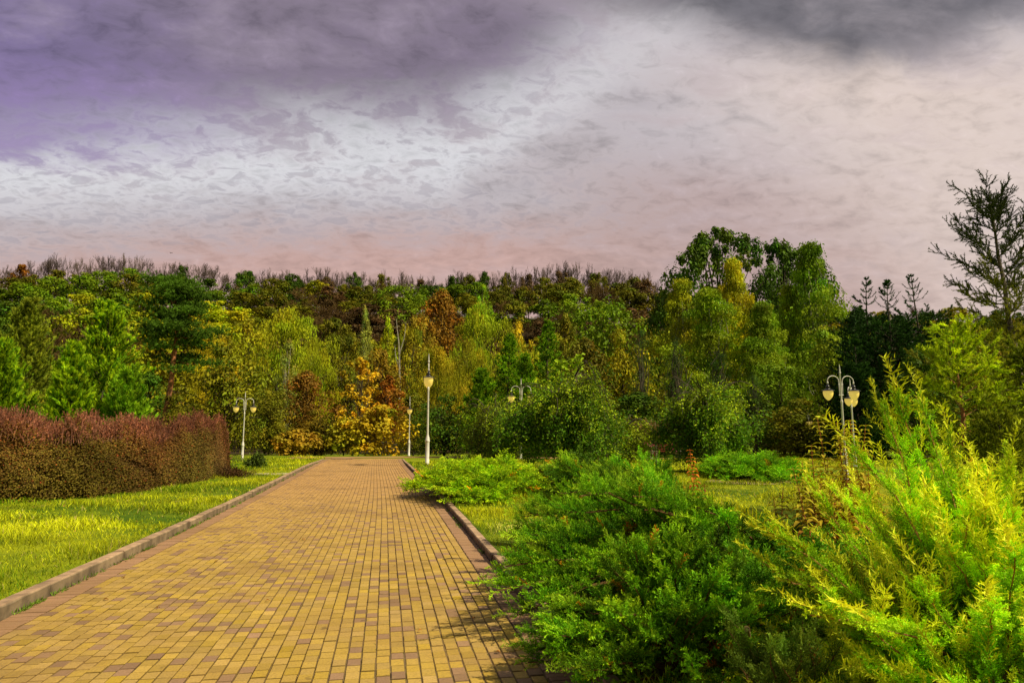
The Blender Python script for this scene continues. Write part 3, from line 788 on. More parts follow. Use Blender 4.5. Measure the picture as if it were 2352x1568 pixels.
# --- wooded hill
ridge_x = [-40, 0, 80, 150, 200, 300, 350, 440, 500, 620, 750, 850, 920, 1000, 1100, 1150, 1230, 1330, 1400, 1440, 1490, 1560, 1620, 1700, 1900, 2100, 2400]
ridge_y = [600, 602, 582, 585, 590, 578, 600, 602, 615, 608, 615, 615, 622, 630, 622, 612, 605, 592, 598, 612, 612, 640, 655, 668, 672, 676, 680]
def hill():
    rg = np.random.default_rng(77)
    # bare crowns along the ridge
    x = -20
    while x < 1530:
        y = np.interp(x, ridge_x, ridge_y) + rg.uniform(-3, 9)
        leafy = (x > 500 and rg.random() < .12)
        LABELLED.append(dict(x=x, y=y, w=rg.uniform(58, 84), d=204 + rg.uniform(-4, 4), kind='bare', c='bare', tier='ridge'))
        x += rg.uniform(34, 52)
    for x, y, w, c in ((15, 606, 70, 'rust'), (394, 606, 50, 'dark green'), (545, 618, 70, 'dark green'), (655, 624, 60, 'dark green'), (735, 634, 70, 'dark brown'), (800, 622, 60, 'dark green'),
                       (868, 628, 60, 'dark olive'), (960, 640, 60, 'dark brown'), (1035, 628, 55, 'dark green'), (1075, 626, 50, 'dark olive'), (1110, 622, 45, 'dark green'), (1160, 622, 60, 'dark olive'), (1215, 628, 60, 'dark brown'), (1290, 618, 60, 'dark brown'), (1380, 622, 70, 'dark olive'), (1465, 630, 60, 'dark olive')):
        LABELLED.append(dict(x=x, y=y, w=w, d=197, kind='farround', c=c, tier='ridge'))
    zones = [  # x limit, palette per tier from top to bottom
        (340, ['green', 'olive', 'green', 'green', 'dark olive'], ['olive', 'green', 'dark green', 'yellow green'], ['dark green', 'green', 'dark brown', 'olive']),
        (560, ['dark olive', 'green', 'olive', 'dark green'], ['yellow green', 'olive', 'green'], ['yellow green', 'olive', 'dark olive']),
        (900, ['dark olive', 'dark green', 'dark brown', 'olive'], ['dark brown', 'dark brown', 'dark olive'], ['dark brown', 'dark olive', 'olive']),
        (1120, ['green', 'dark green', 'olive'], ['dark brown', 'green', 'dark olive'], ['dark brown', 'olive', 'brown']),
        (1560, ['dark olive', 'dark brown', 'dark brown', 'dark olive'], ['dark brown', 'dark olive', 'green'], ['olive', 'green', 'dark olive']),
        (2600, ['olive', 'dark green'], ['green', 'olive'], ['olive', 'green'])]
    rows = [(190, 32, 92, 0), (176, 52, 108, 0), (160, 88, 118, 1), (143, 120, 130, 1), (126, 155, 145, 2), (110, 190, 160, 2)]
    for ri, (d, dy, wp, tier) in enumerate(rows):
        x = -60 + rg.uniform(0, 40)
        while x < 2440:
            zi = next(z for z in zones if x < z[0])
            c = zi[1 + tier][rg.integers(len(zi[1 + tier]))]
            kind = 'farround' if rg.random() < .85 or c == 'yellow green' else 'bare'
            if c == 'dark brown' and rg.random() < .5: kind = 'bare'
            base = np.interp(x, ridge_x, ridge_y)
            LABELLED.append(dict(x=x, y=base + dy + rg.uniform(-9, 10), w=wp * rg.uniform(.85, 1.3), d=d + rg.uniform(-6, 6), kind=kind, c='dark brown' if kind == 'bare' else c, tier=('upper slope', 'middle slope', 'lower slope')[tier]))
            x += wp * rg.uniform(.5, .72)
    for x, y, w, d, k in ((545, 672, 110, 168, 'farround'), (600, 680, 100, 172, 'bare'), (640, 690, 110, 160, 'bare'), (690, 688, 110, 170, 'farround'), (730, 684, 120, 165, 'bare'), (765, 700, 120, 155, 'bare'), (800, 690, 110, 168, 'farround'), (845, 690, 110, 160, 'bare'), (875, 680, 110, 172, 'farround'), (700, 720, 120, 140, 'bare'), (760, 728, 120, 135, 'farround'), (1150, 690, 120, 165, 'bare'), (1190, 684, 110, 168, 'bare'), (600, 735, 120, 140, 'farround')):
        LABELLED.append(dict(x=x, y=y, w=w, d=d, kind=k, c='dark brown' if k == 'bare' else 'dark olive', tier='middle slope'))
    LM = [(0, 'at the left edge'), (110, 'near the left edge'), (225, 'above the left conifers'), (385, 'behind the pine'), (470, 'right of the pine'), (555, 'above the left twin lamp'),
          (650, 'above the dome tree'), (750, 'left of the slender tree'), (830, 'above the slender tree'), (895, 'above the golden maple'), (980, 'above the tall central lamp'),
          (1060, 'behind the rust crown'), (1190, 'behind the golden crown'), (1300, 'above the weeping tree'), (1420, 'left of the tall oak'), (1540, 'just left of the oak crown'), (1800, 'behind the oak'), (1980, 'left of the spruce spires'), (2200, 'left of the tall larch')]
    for t in LABELLED:
        lm = min(LM, key=lambda q: abs(q[0] - t['x']))[1]
        knd = 'bare tree' if t['kind'] == 'bare' else 'leafy tree'
        cn = {'bare': 'grey brown', 'dark brown': 'dark brown', 'rust': 'rust red'}.get(t['c'], t['c'])
        where = {'ridge': 'on the ridge', 'upper slope': 'high up', 'middle slope': 'halfway up the slope', 'lower slope': 'low on the slope'}[t['tier']]
        t['lab'] = f"{cn} {knd} {where} {lm}"
    from collections import defaultdict
    g = defaultdict(list)
    for t in LABELLED: g[t['lab']].append(t)
    OR = ['first', 'second', 'third', 'fourth', 'fifth', 'sixth', 'seventh', 'eighth', 'ninth', 'tenth', 'eleventh', 'twelfth']
    for lab, ts in g.items():
        if len(ts) > 1:
            ts.sort(key=lambda q: q['x'])
            for i, t in enumerate(ts): t['lab'] = OR[i] + ' ' + lab
    for i, t in enumerate(LABELLED):
        if i in SKIP_HILL: continue
        c = np.array(PAL[t['c']]) * rg.uniform(.8, 1.2) * (.78 if t['tier'] in ('ridge', 'upper slope') else .9)
        place_tree(t['x'], t['y'], t['w'], t['d'], t['kind'], tuple(c), t['lab'], 'trees of the wooded hill' if t['tier'] != 'ridge' else 'trees along the ridge')
SKIP_HILL = set()
hill()

# --- trees between the lawns and the hill
T = place_tree
G2 = 'park trees behind the lawns'
T(505, 775, 240, 54, 'dome', (.19, .20, .008), 'broad olive brown tree behind the twin lamp by the hedge', G2)
T(465, 738, 120, 66, 'willow', (.52, .45, .012), 'golden yellow crown right of the red-trunked pine', G2)
T(650, 703, 260, 84, 'willow', (.31, .37, .008), 'large dome-shaped yellow green tree right of the pine', G2)
T(560, 730, 170, 92, 'round', 'olive', 'olive tree between the pine and the yellow green dome tree', G2)
T(655, 775, 80, 62, 'egg', 'grey green', 'small pale tree with forked white trunk before the dome tree', G2, M_BIRCH)
T(712, 770, 120, 72, 'willow', (.33, .36, .008), 'yellow green tree at the right side of the dome tree', G2)
T(700, 850, 160, 57, 'dome', (.19, .10, .012), 'red brown tree right of the twin lamp', G2)
T(610, 880, 150, 50, 'dome', 'dark olive', 'dark olive tree close behind the twin lamp', G2)
T(725, 935, 140, 52, 'dome', (.19, .15, .010), 'low brown and olive bushy tree at the left end of the path crossing', G2)
T(790, 760, 120, 88, 'round', 'dark olive', 'dark olive tree left of the pale slender tree', G2)
T(830, 698, 62, 96, 'egg', 'grey green', 'pale slender grey green tree with thin white trunk', G2, M_BIRCH)
T(885, 724, 60, 92, 'egg', 'yellow green', 'small yellow green tree beside the dead white snag', G2)
T(868, 800, 150, 78, 'round', 'orange brown', 'brown olive tree above the golden maple', G2)
T(940, 735, 90, 98, 'round', 'olive', 'olive tree left of the rust-coloured crown', G2)
T(1012, 664, 165, 122, 'dome', (.25, .13, .01), 'large rust orange tree crown on the lower slope', G2)
T(962, 720, 110, 112, 'round', 'orange brown', 'orange brown tree under the large rust crown', G2)
T(1108, 652, 54, 150, 'egg', 'bright green', 'small bright green rounded tree standing out on the slope', G2)
T(930, 642, 150, 160, 'dome', 'green', 'wide green tree high on the slope left of the rust crown', G2)
T(1100, 692, 200, 80, 'willow', (.30, .38, .010), 'tall yellow green willow behind the central lamp', G2)
T(1000, 790, 165, 64, 'willow', (.33, .31, .010), 'golden olive willow dome right behind the central lamp', G2)
T(1075, 770, 130, 68, 'willow', 'olive', 'olive willow between the golden willow and the larches', G2)
T(1190, 736, 110, 92, 'round', (.44, .38, .012), 'golden crown between the tall willow and the green slope', G2)
T(1020, 900, 170, 52, 'dome', 'dark green', 'dark green bushy tree at the foot of the central lamp', G2)
T(950, 900, 110, 60, 'dome', 'dark olive', 'dark olive shrubby tree behind the slim lamp', G2)
T(1385, 662, 250, 104, 'dome', 'green', 'large green tree behind the weeping tree', G2)
T(1290, 720, 120, 98, 'round', 'dark olive', 'dark olive tree left of the large green tree', G2)
T(1345, 775, 170, 62, 'round', (.15, .14, .010), 'brown olive tree rising behind the weeping tree', G2)
T(1430, 745, 160, 64, 'dome', 'olive', 'loose olive tree between the weeping trees', G2)
T(1470, 900, 240, 46, 'dome', 'dark green', 'dark evergreen mass between the two weeping trees', G2)
T(1330, 920, 240, 46, 'dome', 'dark green', 'dark evergreen mass directly behind the large weeping tree', G2)
T(1150, 930, 170, 46, 'dome', 'dark green', 'low dark green tree left behind the large weeping tree', G2)
T(1700, 900, 220, 44, 'dome', 'dark green', 'dark evergreen behind the second weeping tree', G2)
T(1800, 815, 190, 50, 'dome', 'green', 'green tree at the foot of the birches', G2)
T(1905, 745, 170, 47, 'egg', (.30, .40, .015), 'bright yellow green tree left of the dark spruces', G2)
T(1840, 910, 200, 42, 'dome', 'dark olive', 'shadowy olive tree behind the two walkers', G2)
T(1990, 700, 150, 52, 'dome', (.035, .08, .014), 'dark evergreen mass behind the left spire', G2)
T(2090, 712, 170, 50, 'dome', (.04, .08, .014), 'dark evergreen mass between the middle and right spires', G2)
T(2240, 735, 210, 46, 'dome', 'olive', 'olive tree behind the near larch', G2)
T(2120, 800, 200, 36, 'dome', 'dark green', 'dark low tree in front of the spruces', G2)
T(2360, 760, 200, 38, 'dome', 'dark olive', 'dark olive tree at the right edge behind the larch trunk', G2)
T(40, 860, 170, 52, 'dome', 'olive', 'olive tree behind the left conifers', G2)
T(330, 850, 150, 56, 'dome', 'dark green', 'dark green tree between the left conifer and the pine', G2)
T(150, 800, 190, 60, 'dome', 'green', 'green tree between the two left conifers', G2)
T(400, 900, 160, 47, 'dome', 'dark olive', 'dark undergrowth tree at the foot of the pine', G2)

# oaks
VAR['oak'] = [broad_meshes(300 + i, 'dome', .30, 120, 120, .020, 20, 20, cr=(.05, .11), dens_in=.22, trunk_r=.018, lobes=.2, asp=.75) for i in range(2)]
names['oak'] = 'oak_tree'
T(1662, 523, 330, 84, 'oak', 'dark green', 'tall dark green oak with open crown against the sky', 'oaks', vi=0)
T(1812, 552, 270, 88, 'oak', 'dark green', 'right-hand dark oak partly hidden by the birches', 'oaks', vi=1)
# birches
VAR['birch'] = [broad_meshes(320 + i, 'cone', .05, 150, 105, .020, 20, 12, hang=.06, asp=.5, hue=.12, cr=(.06, .15), trunk_r=.006, lobes=.35, dens_in=.3) for i in range(3)]
names['birch'] = 'birch_tree'
T(1575, 632, 300, 66, 'birch', (.34, .38, .010), 'yellowish birch in front of the left side of the oak', 'birches', M_BIRCH)
T(1700, 590, 250, 63, 'birch', (.46, .46, .010), 'tall birch with golden top below the oak', 'birches', M_BIRCH)
T(1640, 655, 340, 58, 'birch', (.23, .34, .009), 'green birch with visible white trunk before the oak', 'birches', M_BIRCH)
T(1885, 546, 340, 60, 'birch', (.19, .32, .009), 'tall pointed green birch right of the oak', 'birches', M_BIRCH)
T(1765, 690, 300, 56, 'birch', (.22, .33, .009), 'lower green birch between the golden birch and the pointed one', 'birches', M_BIRCH)
T(1830, 650, 240, 62, 'birch', (.24, .33, .009), 'slender green birch just left of the tall pointed one', 'birches', M_BIRCH)
# dark evergreen columns
VAR['thuja'] = [broad_meshes(340 + i, 'col', .02, 80, 110, .022, 12, 5, asp=.3, hue=.05, cr=(.12, .22), lobes=.08) for i in range(2)]
names['thuja'] = 'evergreen_tree'
T(1480, 745, 100, 48, 'thuja', (.05, .12, .025), 'dark columnar evergreen left of the birches', 'columnar evergreens')
T(1555, 765, 110, 45, 'thuja', (.045, .10, .018), 'dark evergreen under the left birch', 'columnar evergreens')
T(1660, 800, 130, 45, 'thuja', (.045, .10, .02), 'broad dark evergreen under the golden birch', 'columnar evergreens')
T(1735, 850, 110, 43, 'thuja', (.06, .12, .018), 'short evergreen behind the right end of the second weeping tree', 'columnar evergreens')

# snag
def snag():
    lat, _ = aim(918, 800); p = rd(lat * 82, 82); z = tz(p)
    mb = MB(); H = EYE + aim(918, 732)[1] * 82 - z
    pts = np.array([[0, 0, -.3], [.1, 0, H * .5], [-.1, 0, H * .8], [-.5, 0, H]]); poly_tube(mb, pts, [.16, .13, .09, .03], 5)
    poly_tube(mb, np.array([[-.05, 0, H * .72], [.5, 0, H * .85], [.7, 0, H * .97]]), [.08, .06, .02], 4)
    poly_tube(mb, np.array([[0, 0, H * .6], [-.5, .1, H * .72], [-.6, 0, H * .8]]), [.07, .05, .02], 4)
    o = mb.build('dead_tree', M_BIRCH); o.location = (p[0], p[1], z)
    tag(o, 'bare white dead tree trunk with forked tip on the slope', 'tree')
snag()

def conifer_obj(px, ytop, wpx, d, seed, label, name='larch_tree', group=None, cat='tree', bark=M_BARK, d_base=None, **kw):
    lat, _ = aim(px, 1000); p = rd(lat * d, d); z = tz(p)
    H = EYE + aim(px, ytop)[1] * d - z; W = wpx * d / 1582.
    mb, wd = conifer(seed, H, W, **kw)
    root = empty(name, (p[0], p[1], z)); tag(root, label, cat, group)
    c = mb.build('crown', M_NEEDLE, root); wd.build('trunk', bark, root, True)
    return root
GL = 'green conifers behind the red hedge'
LK = dict(branches=170, sub=7, shoot=1.0, cnt=36, nl=.17, nw=.034, ang=.42, upshoot=.9, slope=.05, droop=.2, pw=.75, col=(.09, .22, .006), col2=(.50, .62, .012), z0=.03, rr=(.4, 1.3), jitter=.35)
conifer_obj(225, 705, 250, 37, 1, 'tallest bright green conifer with starry shoots behind the hedge', group=GL, **LK)
conifer_obj(42, 690, 210, 43, 2, 'olive green feathery conifer at the left edge behind the hedge', group=GL, **{**LK, 'col': (.15, .2, .015), 'col2': (.3, .32, .02)})
conifer_obj(165, 800, 130, 33, 3, 'small green conifer growing before the tallest one, left side', group=GL, **{**LK, 'branches': 130})
conifer_obj(285, 860, 110, 33, 4, 'short green conifer right before the tallest one', group=GL, **{**LK, 'branches': 110, 'col2': (.36, .52, .02)})
conifer_obj(-20, 790, 190, 34, 5, 'dense green conifer cut by the left picture edge', group=GL, **LK)
GC = 'young conifers in the middle of the wood edge'
CK = dict(rr=(.45, 1.2), branches=150, sub=7, shoot=.6, cnt=22, nl=.14, nw=.035, ang=.6, upshoot=.4, slope=.15, droop=.2, pw=.85, col=(.10, .24, .008), col2=(.32, .46, .015), z0=.05)
conifer_obj(1165, 770, 150, 50, 6, 'yellow green conifer left above the large weeping tree', group=GC, **CK)
conifer_obj(1262, 735, 150, 54, 7, 'tall slim green conifer above the large weeping tree', group=GC, **CK)
conifer_obj(1215, 815, 130, 44, 8, 'lower green conifer close behind the large weeping tree', group=GC, **CK)
conifer_obj(1105, 850, 150, 44, 9, 'green conifer right of the central lamp', group=GC, **CK)
GS = 'dark spruces with thin spires'
SK = dict(branches=200, sub=9, shoot=.6, cnt=26, nl=.11, nw=.034, ang=.7, upshoot=.25, slope=.12, droop=.3, pw=.85, col=(.022, .065, .010), col2=(.04, .10, .012), z0=.03, k_top=.02, thin=.93, spire=5)
conifer_obj(2006, 640, 340, 44, 10, 'dark spruce, leftmost of the three spires', 'spruce_tree', GS, **SK)
conifer_obj(2061, 642, 360, 42, 11, 'dark spruce, middle one of the three spires', 'spruce_tree', GS, **SK)
conifer_obj(2122, 630, 360, 43, 12, 'dark spruce, rightmost and tallest of the three spires', 'spruce_tree', GS, **SK)
conifer_obj(1975, 770, 150, 40, 13, 'short dark spruce at the left foot of the spires', 'spruce_tree', GS, **SK)
conifer_obj(2200, 740, 220, 40, 14, 'dark spruce right of the spires behind the larch', 'spruce_tree', GS, **SK)

# scots pine: tiers of flat needle pads
def pine():
    d = 47.; lat, _ = aim(372, 1000); p = rd(lat * d, d); z = tz(p); H = EYE + aim(385, 632)[1] * d - z
    rg = np.random.default_rng(31); wd = MB(); mb = MB()
    top = np.array([(aim(395, 700)[0] - lat) * d, 0, H * .97])
    tp = np.array([[0, 0, -.3], [.12, 0, H * .2], [.38, 0, H * .4], [.45, 0, H * .55], [.55, .1, H * .7], [.3, 0, H * .85], [.1, 0, H * .98]])
    tp[:, :2] = tp[:, 0:1] * RT[:2] + tp[:, 1:2] * HD[:2]
    poly_tube(wd, tp, [.24, .2, .17, .15, .11, .07, .03], 8)
    for i in range(48):
        t = rg.uniform(.40, 1.0) ** .8; zc = H * t; a = rg.random() * 6.28
        b = np.array([np.interp(zc * .96, tp[:, 2], tp[:, k]) for k in range(3)])
        L = rg.uniform(.8, 2.4) * (1.15 - .75 * max(t - .7, 0) / .3) * (.6 if t < .5 else 1)
        e = b + np.array([math.cos(a) * L, math.sin(a) * L, rg.uniform(-.1, .5)])
        poly_tube(wd, np.array([b, (b + e) / 2 + [0, 0, -.15], e]), [.045, .03, .012], 4)
        n = 110; rad = rg.uniform(.8, 1.4)
        q = rg.normal(size=(n, 3)) * np.array([rad, rad, .22]) * .55 + e
        dr = nrm(rg.normal(size=(n, 3)) * np.array([1, 1, .3]) + np.array([0, 0, .7]))
        needles(mb, q, q + dr * .16, 22, .17, .035, .7, np.array([.075, .15, .012]) * rg.uniform(.7, 1.35), rg)
    root = empty('pine_tree', (p[0], p[1], z)); tag(root, 'tall pine with reddish trunk and dark layered crown', 'tree')
    mb.build('crown', M_NEEDLE, root); wd.build('trunk', M_PINE, root, True)
pine()

# golden and red maples
def leafy(px, ytop, wpx, d, seed, colr, label, leaf=.16, shape='egg', clumps=70, per=70, name='maple_tree', hue=.1, ybase=None, t0=.08, cr=(.09, .19), group=None):
    lat, _ = aim(px, 1000); p = rd(lat * d, d); z = tz(p)
    H = EYE + aim(px, ytop)[1] * d - z; W = wpx * d / 1582.
    cm, tm = broad_meshes(seed, shape, t0, clumps, per, leaf / W, H, W, cr=cr, hue=hue, trunk_r=.014, asp=.85)
    root = empty(name, (p[0], p[1], z), 0, (W, W, H)); tag(root, label, 'tree', group)
    c = link('crown', cm, M_LEAF, root); c.color = tuple(colr) + (1,); link('trunk', tm, M_BARK, root)
    return root
GM = 'maples in autumn colour at the end of the path'
leafy(822, 818, 120, 52, 401, (.52, .36, .014), 'bright golden maple at the end of the path', .21, 'dome', group=GM, clumps=60, per=34, cr=(.07, .16))
leafy(893, 862, 105, 53, 402, (.24, .10, .01), 'rust red maple between the golden maple and the slim lamp', .21, 'dome', group=GM, clumps=60, per=34, cr=(.07, .16))
leafy(872, 925, 150, 50, 403, (.50, .36, .014), 'low golden bush-like maple at the end of the path', .24, 'dome', group=GM, clumps=60, per=50)
leafy(790, 960, 110, 50, 404, (.42, .36, .015), 'yellow olive shrubby tree left of the golden maples', .22, 'dome', name='broadleaf_tree', group=GM, clumps=50, per=50)
leafy(690, 985, 110, 49, 405, (.33, .22, .015), 'brownish young tree between the twin lamp and the golden maple', .22, 'dome', name='broadleaf_tree', group=GM)

# ------------------------------------------------------------------ weeping trees
def weeper(px, ytop, wpx, d, seed, label, colr=(.085, .20, .006), arms=26, strands=10, dens=26, leaf=.11, bare_arms=8, ybot=1058, trunks=((0, 0),), group=None, crown_col2=(.40, .50, .012)):
    rg = np.random.default_rng(seed)
    lat, _ = aim(px, 1000); p = rd(lat * d, d); z = tz(p)
    H = EYE + aim(px, ytop)[1] * d - z; W = wpx * d / 1582.; zb = EYE + aim(px, ybot)[1] * d - z
    wd = MB(); mb = MB()
    hk = H * .78
    poly_tube(wd, np.array([[0, 0, -.1], [.03, .02, hk * .4], [-.02, .03, hk * .75], [0, 0, hk]]), [.085, .07, .065, .07], 7)
    S = []; D = []; K = []
    for i in range(arms + bare_arms):
        a = rg.random() * 6.28; a += .5 * math.sin(3 * a + seed); L = W / 2 * rg.uniform(.3, 1.0) * (1 + .22 * math.sin(2 * a + seed)); hi = H * rg.uniform(.62, 1.0) * (1 - .16 * math.sin(a * 1.5 + seed) ** 2) if i < arms else H * rg.uniform(.88, 1.14)
        n = 10; u = np.linspace(0, 1, n)
        endz = max(zb + (hk - zb) * rg.uniform(-.15, .7), .2)
        if i >= arms: L = W / 2 * rg.uniform(.9, 1.42); endz = H * rg.uniform(.5, .8)
        zc = hk + (hi - hk) * np.sin(np.clip(u * 2.1, 0, 1) * np.pi / 2) - (hi - endz) * np.clip(u - .42, 0, 1) ** 1.7 * 2.5
        r = L * u ** .8
        pts = np.c_[r * math.cos(a), r * math.sin(a), zc] + rg.normal(0, .04, (n, 3)) * u[:, None]
        poly_tube(wd, pts, (.03 if i < arms else .022) * np.linspace(1, .3, n), 4)
        if i >= arms:
            q = pts[5:]; 
            for k in range(len(q) - 1):
                m = 9; t = rg.random((m, 1)); S.append(q[k] + (q[k + 1] - q[k]) * t); D.append(nrm(rg.normal(size=(m, 3)) + [0, 0, -.3])); K.append(np.full(m, 1.))
            continue
        for s in range(strands):
            v = rg.uniform(.12, 1); b = np.array([np.interp(v, u, pts[:, k]) for k in range(3)])
            b = b + rg.normal(0, .24, 3); ln = min(rg.uniform(.15, .75), max(b[2] - max(zb, .15), .15)); m = max(int(dens * ln), 6)
            out = np.array([math.cos(a), math.sin(a), 0]); t = np.sort(rg.random(m))[:, None]
            q = b + out * (ln * .35 * t ** .6) + np.array([0, 0, -1.]) * ln * t ** 1.3 + rg.normal(0, .045, (m, 3))
            S.append(q + rg.normal(0, .07, (m, 3))); D.append(nrm(out * .5 + [0, 0, -.45] + rg.normal(0, .6, (m, 3)))); K.append(np.full(m, float(b[2] > hk * .9)))
            tubes(wd, q[:-1:3], q[1::3][:len(q[:-1:3])], .005, .004, 3)
    S = np.concatenate(S); D = np.concatenate(D); K = np.concatenate(K)[:, None]; n = len(S)
    f = np.clip(K * .45 + .35 * np.sin(S[:, 0:1] * 3 + seed) * np.sin(S[:, 1:2] * 2.3 + S[:, 2:3] * 3) + rg.normal(0, .3, (n, 1)), 0, 1)
    C = (np.array(colr) * (1 - f) + np.array(crown_col2) * f) * (1 + rg.normal(0, .2, (n, 1)) + .25 * np.sin(S[:, 0:1] * 5) * np.sin(S[:, 2:3] * 6 + S[:, 1:2] * 4)).clip(.3, 1.7)
    nr = nrm(perp(D, rg) + np.array([0, 0, .5]))
    leaves(mb, S, D, nr, leaf * (.7 + .6 * rg.random(n)), leaf * .5, C)
    root = empty('weeping_tree', (p[0], p[1], z)); tag(root, label, 'tree', group)
    mb.build('crown', M_LEAF, root); wd.build('trunk', M_BARK, root)
    return root
GW = 'weeping trees on the right lawn'
weeper(1300, 862, 275, 25, 51, 'largest weeping tree, wide arching crown right of the central lamp', arms=90, strands=34, dens=48, bare_arms=14, group=GW)
weeper(1135, 925, 170, 27, 52, 'small weeping tree with thin trunk at the left of the largest one', arms=40, strands=24, dens=36, leaf=.09, colr=(.12, .19, .01), group=GW)
weeper(1625, 888, 215, 26, 53, 'second weeping tree with long bare arching twigs before the birches', arms=60, strands=30, dens=44, bare_arms=16, group=GW)
weeper(1425, 965, 130, 27, 54, 'low yellow green weeping tree between the two large ones', arms=30, strands=24, dens=36, group=GW, colr=(.26, .34, .012))

def standard():
    d = 31.; lat, _ = aim(1505, 1000); p = rd(lat * d, d); z = tz(p); rg = np.random.default_rng(61)
    wd = MB(); mb = MB(); H = EYE + aim(1505, 955)[1] * d - z
    poly_tube(wd, np.array([[0, 0, -.1], [.02, 0, H * .3], [0, 0, H * .58]]), [.07, .055, .06], 7)
    s0 = []; s1 = []
    for i in range(120):
        a = rg.random() * 6.28; L = rg.uniform(.3, .85); b = np.array([0, 0, H * .56]); m = b + np.array([math.cos(a) * L * .6, math.sin(a) * L * .6, rg.uniform(.2, .6)]); e = m + np.array([math.cos(a) * L * .7, math.sin(a) * L * .7, rg.uniform(-.25, .35)])
        s0 += [b, m]; s1 += [m, e]
    s0 = np.array(s0); s1 = np.array(s1); tubes(wd, s0, s1, .014, .007, 3)
    needles(mb, s0[1::2], s1[1::2], 26, .10, .035, .9, (.24, .15, .04), rg)
    root = empty('grafted_tree', (p[0], p[1], z)); tag(root, 'small lollipop tree with brownish twiggy head on a straight grey trunk', 'tree')
    mb.build('crown', M_LEAF, root); wd.build('trunk', solid('grey_bark', (.3, .24, .17), .9, 8, .4), root)
standard()

def sapling():
    d = 27.; lat, _ = aim(1318, 1000); p = rd(lat * d, d); z = tz(p); rg = np.random.default_rng(62)
    wd = MB(); mb = MB()
    for px, yt, yb in ((1328, 812, 870), (1289, 828, 850)):
        x = (aim(px, 900)[0] - lat) * d; zt = EYE + aim(px, yt)[1] * d - z; zb = EYE + aim(px, yb)[1] * d - z
        q = np.array([[0, 0, 0], [x * .7, 0, zb * .6], [x, 0, zb], [x, 0, zt]]); q = q[:, 0:1] * RT + q[:, 2:3] * np.array([0, 0, 1.])
        poly_tube(wd, q, [.04, .03, .02, .008], 5)
        n = 70; P = np.c_[np.zeros((n, 3))]; t = rg.random(n); P = (x * RT)[None] + np.c_[rg.normal(0, .16, n), rg.normal(0, .16, n), zb + (zt - zb) * t]
        ax = nrm(np.c_[rg.normal(0, 1, (n, 2)), rg.uniform(-.7, .3, n)])
        leaves(mb, P, ax, nrm(perp(ax, rg) + [0, 0, .6]), .2, .17, np.array([.42, .62, .02]) * (1 + rg.normal(0, .15, (n, 1))))
    root = empty('young_maple', (p[0], p[1], z)); tag(root, 'young maple with lime green leaves poking above the largest weeping tree', 'tree')
    mb.build('crown', M_LEAF, root); wd.build('trunk', M_BARK, root)
sapling()

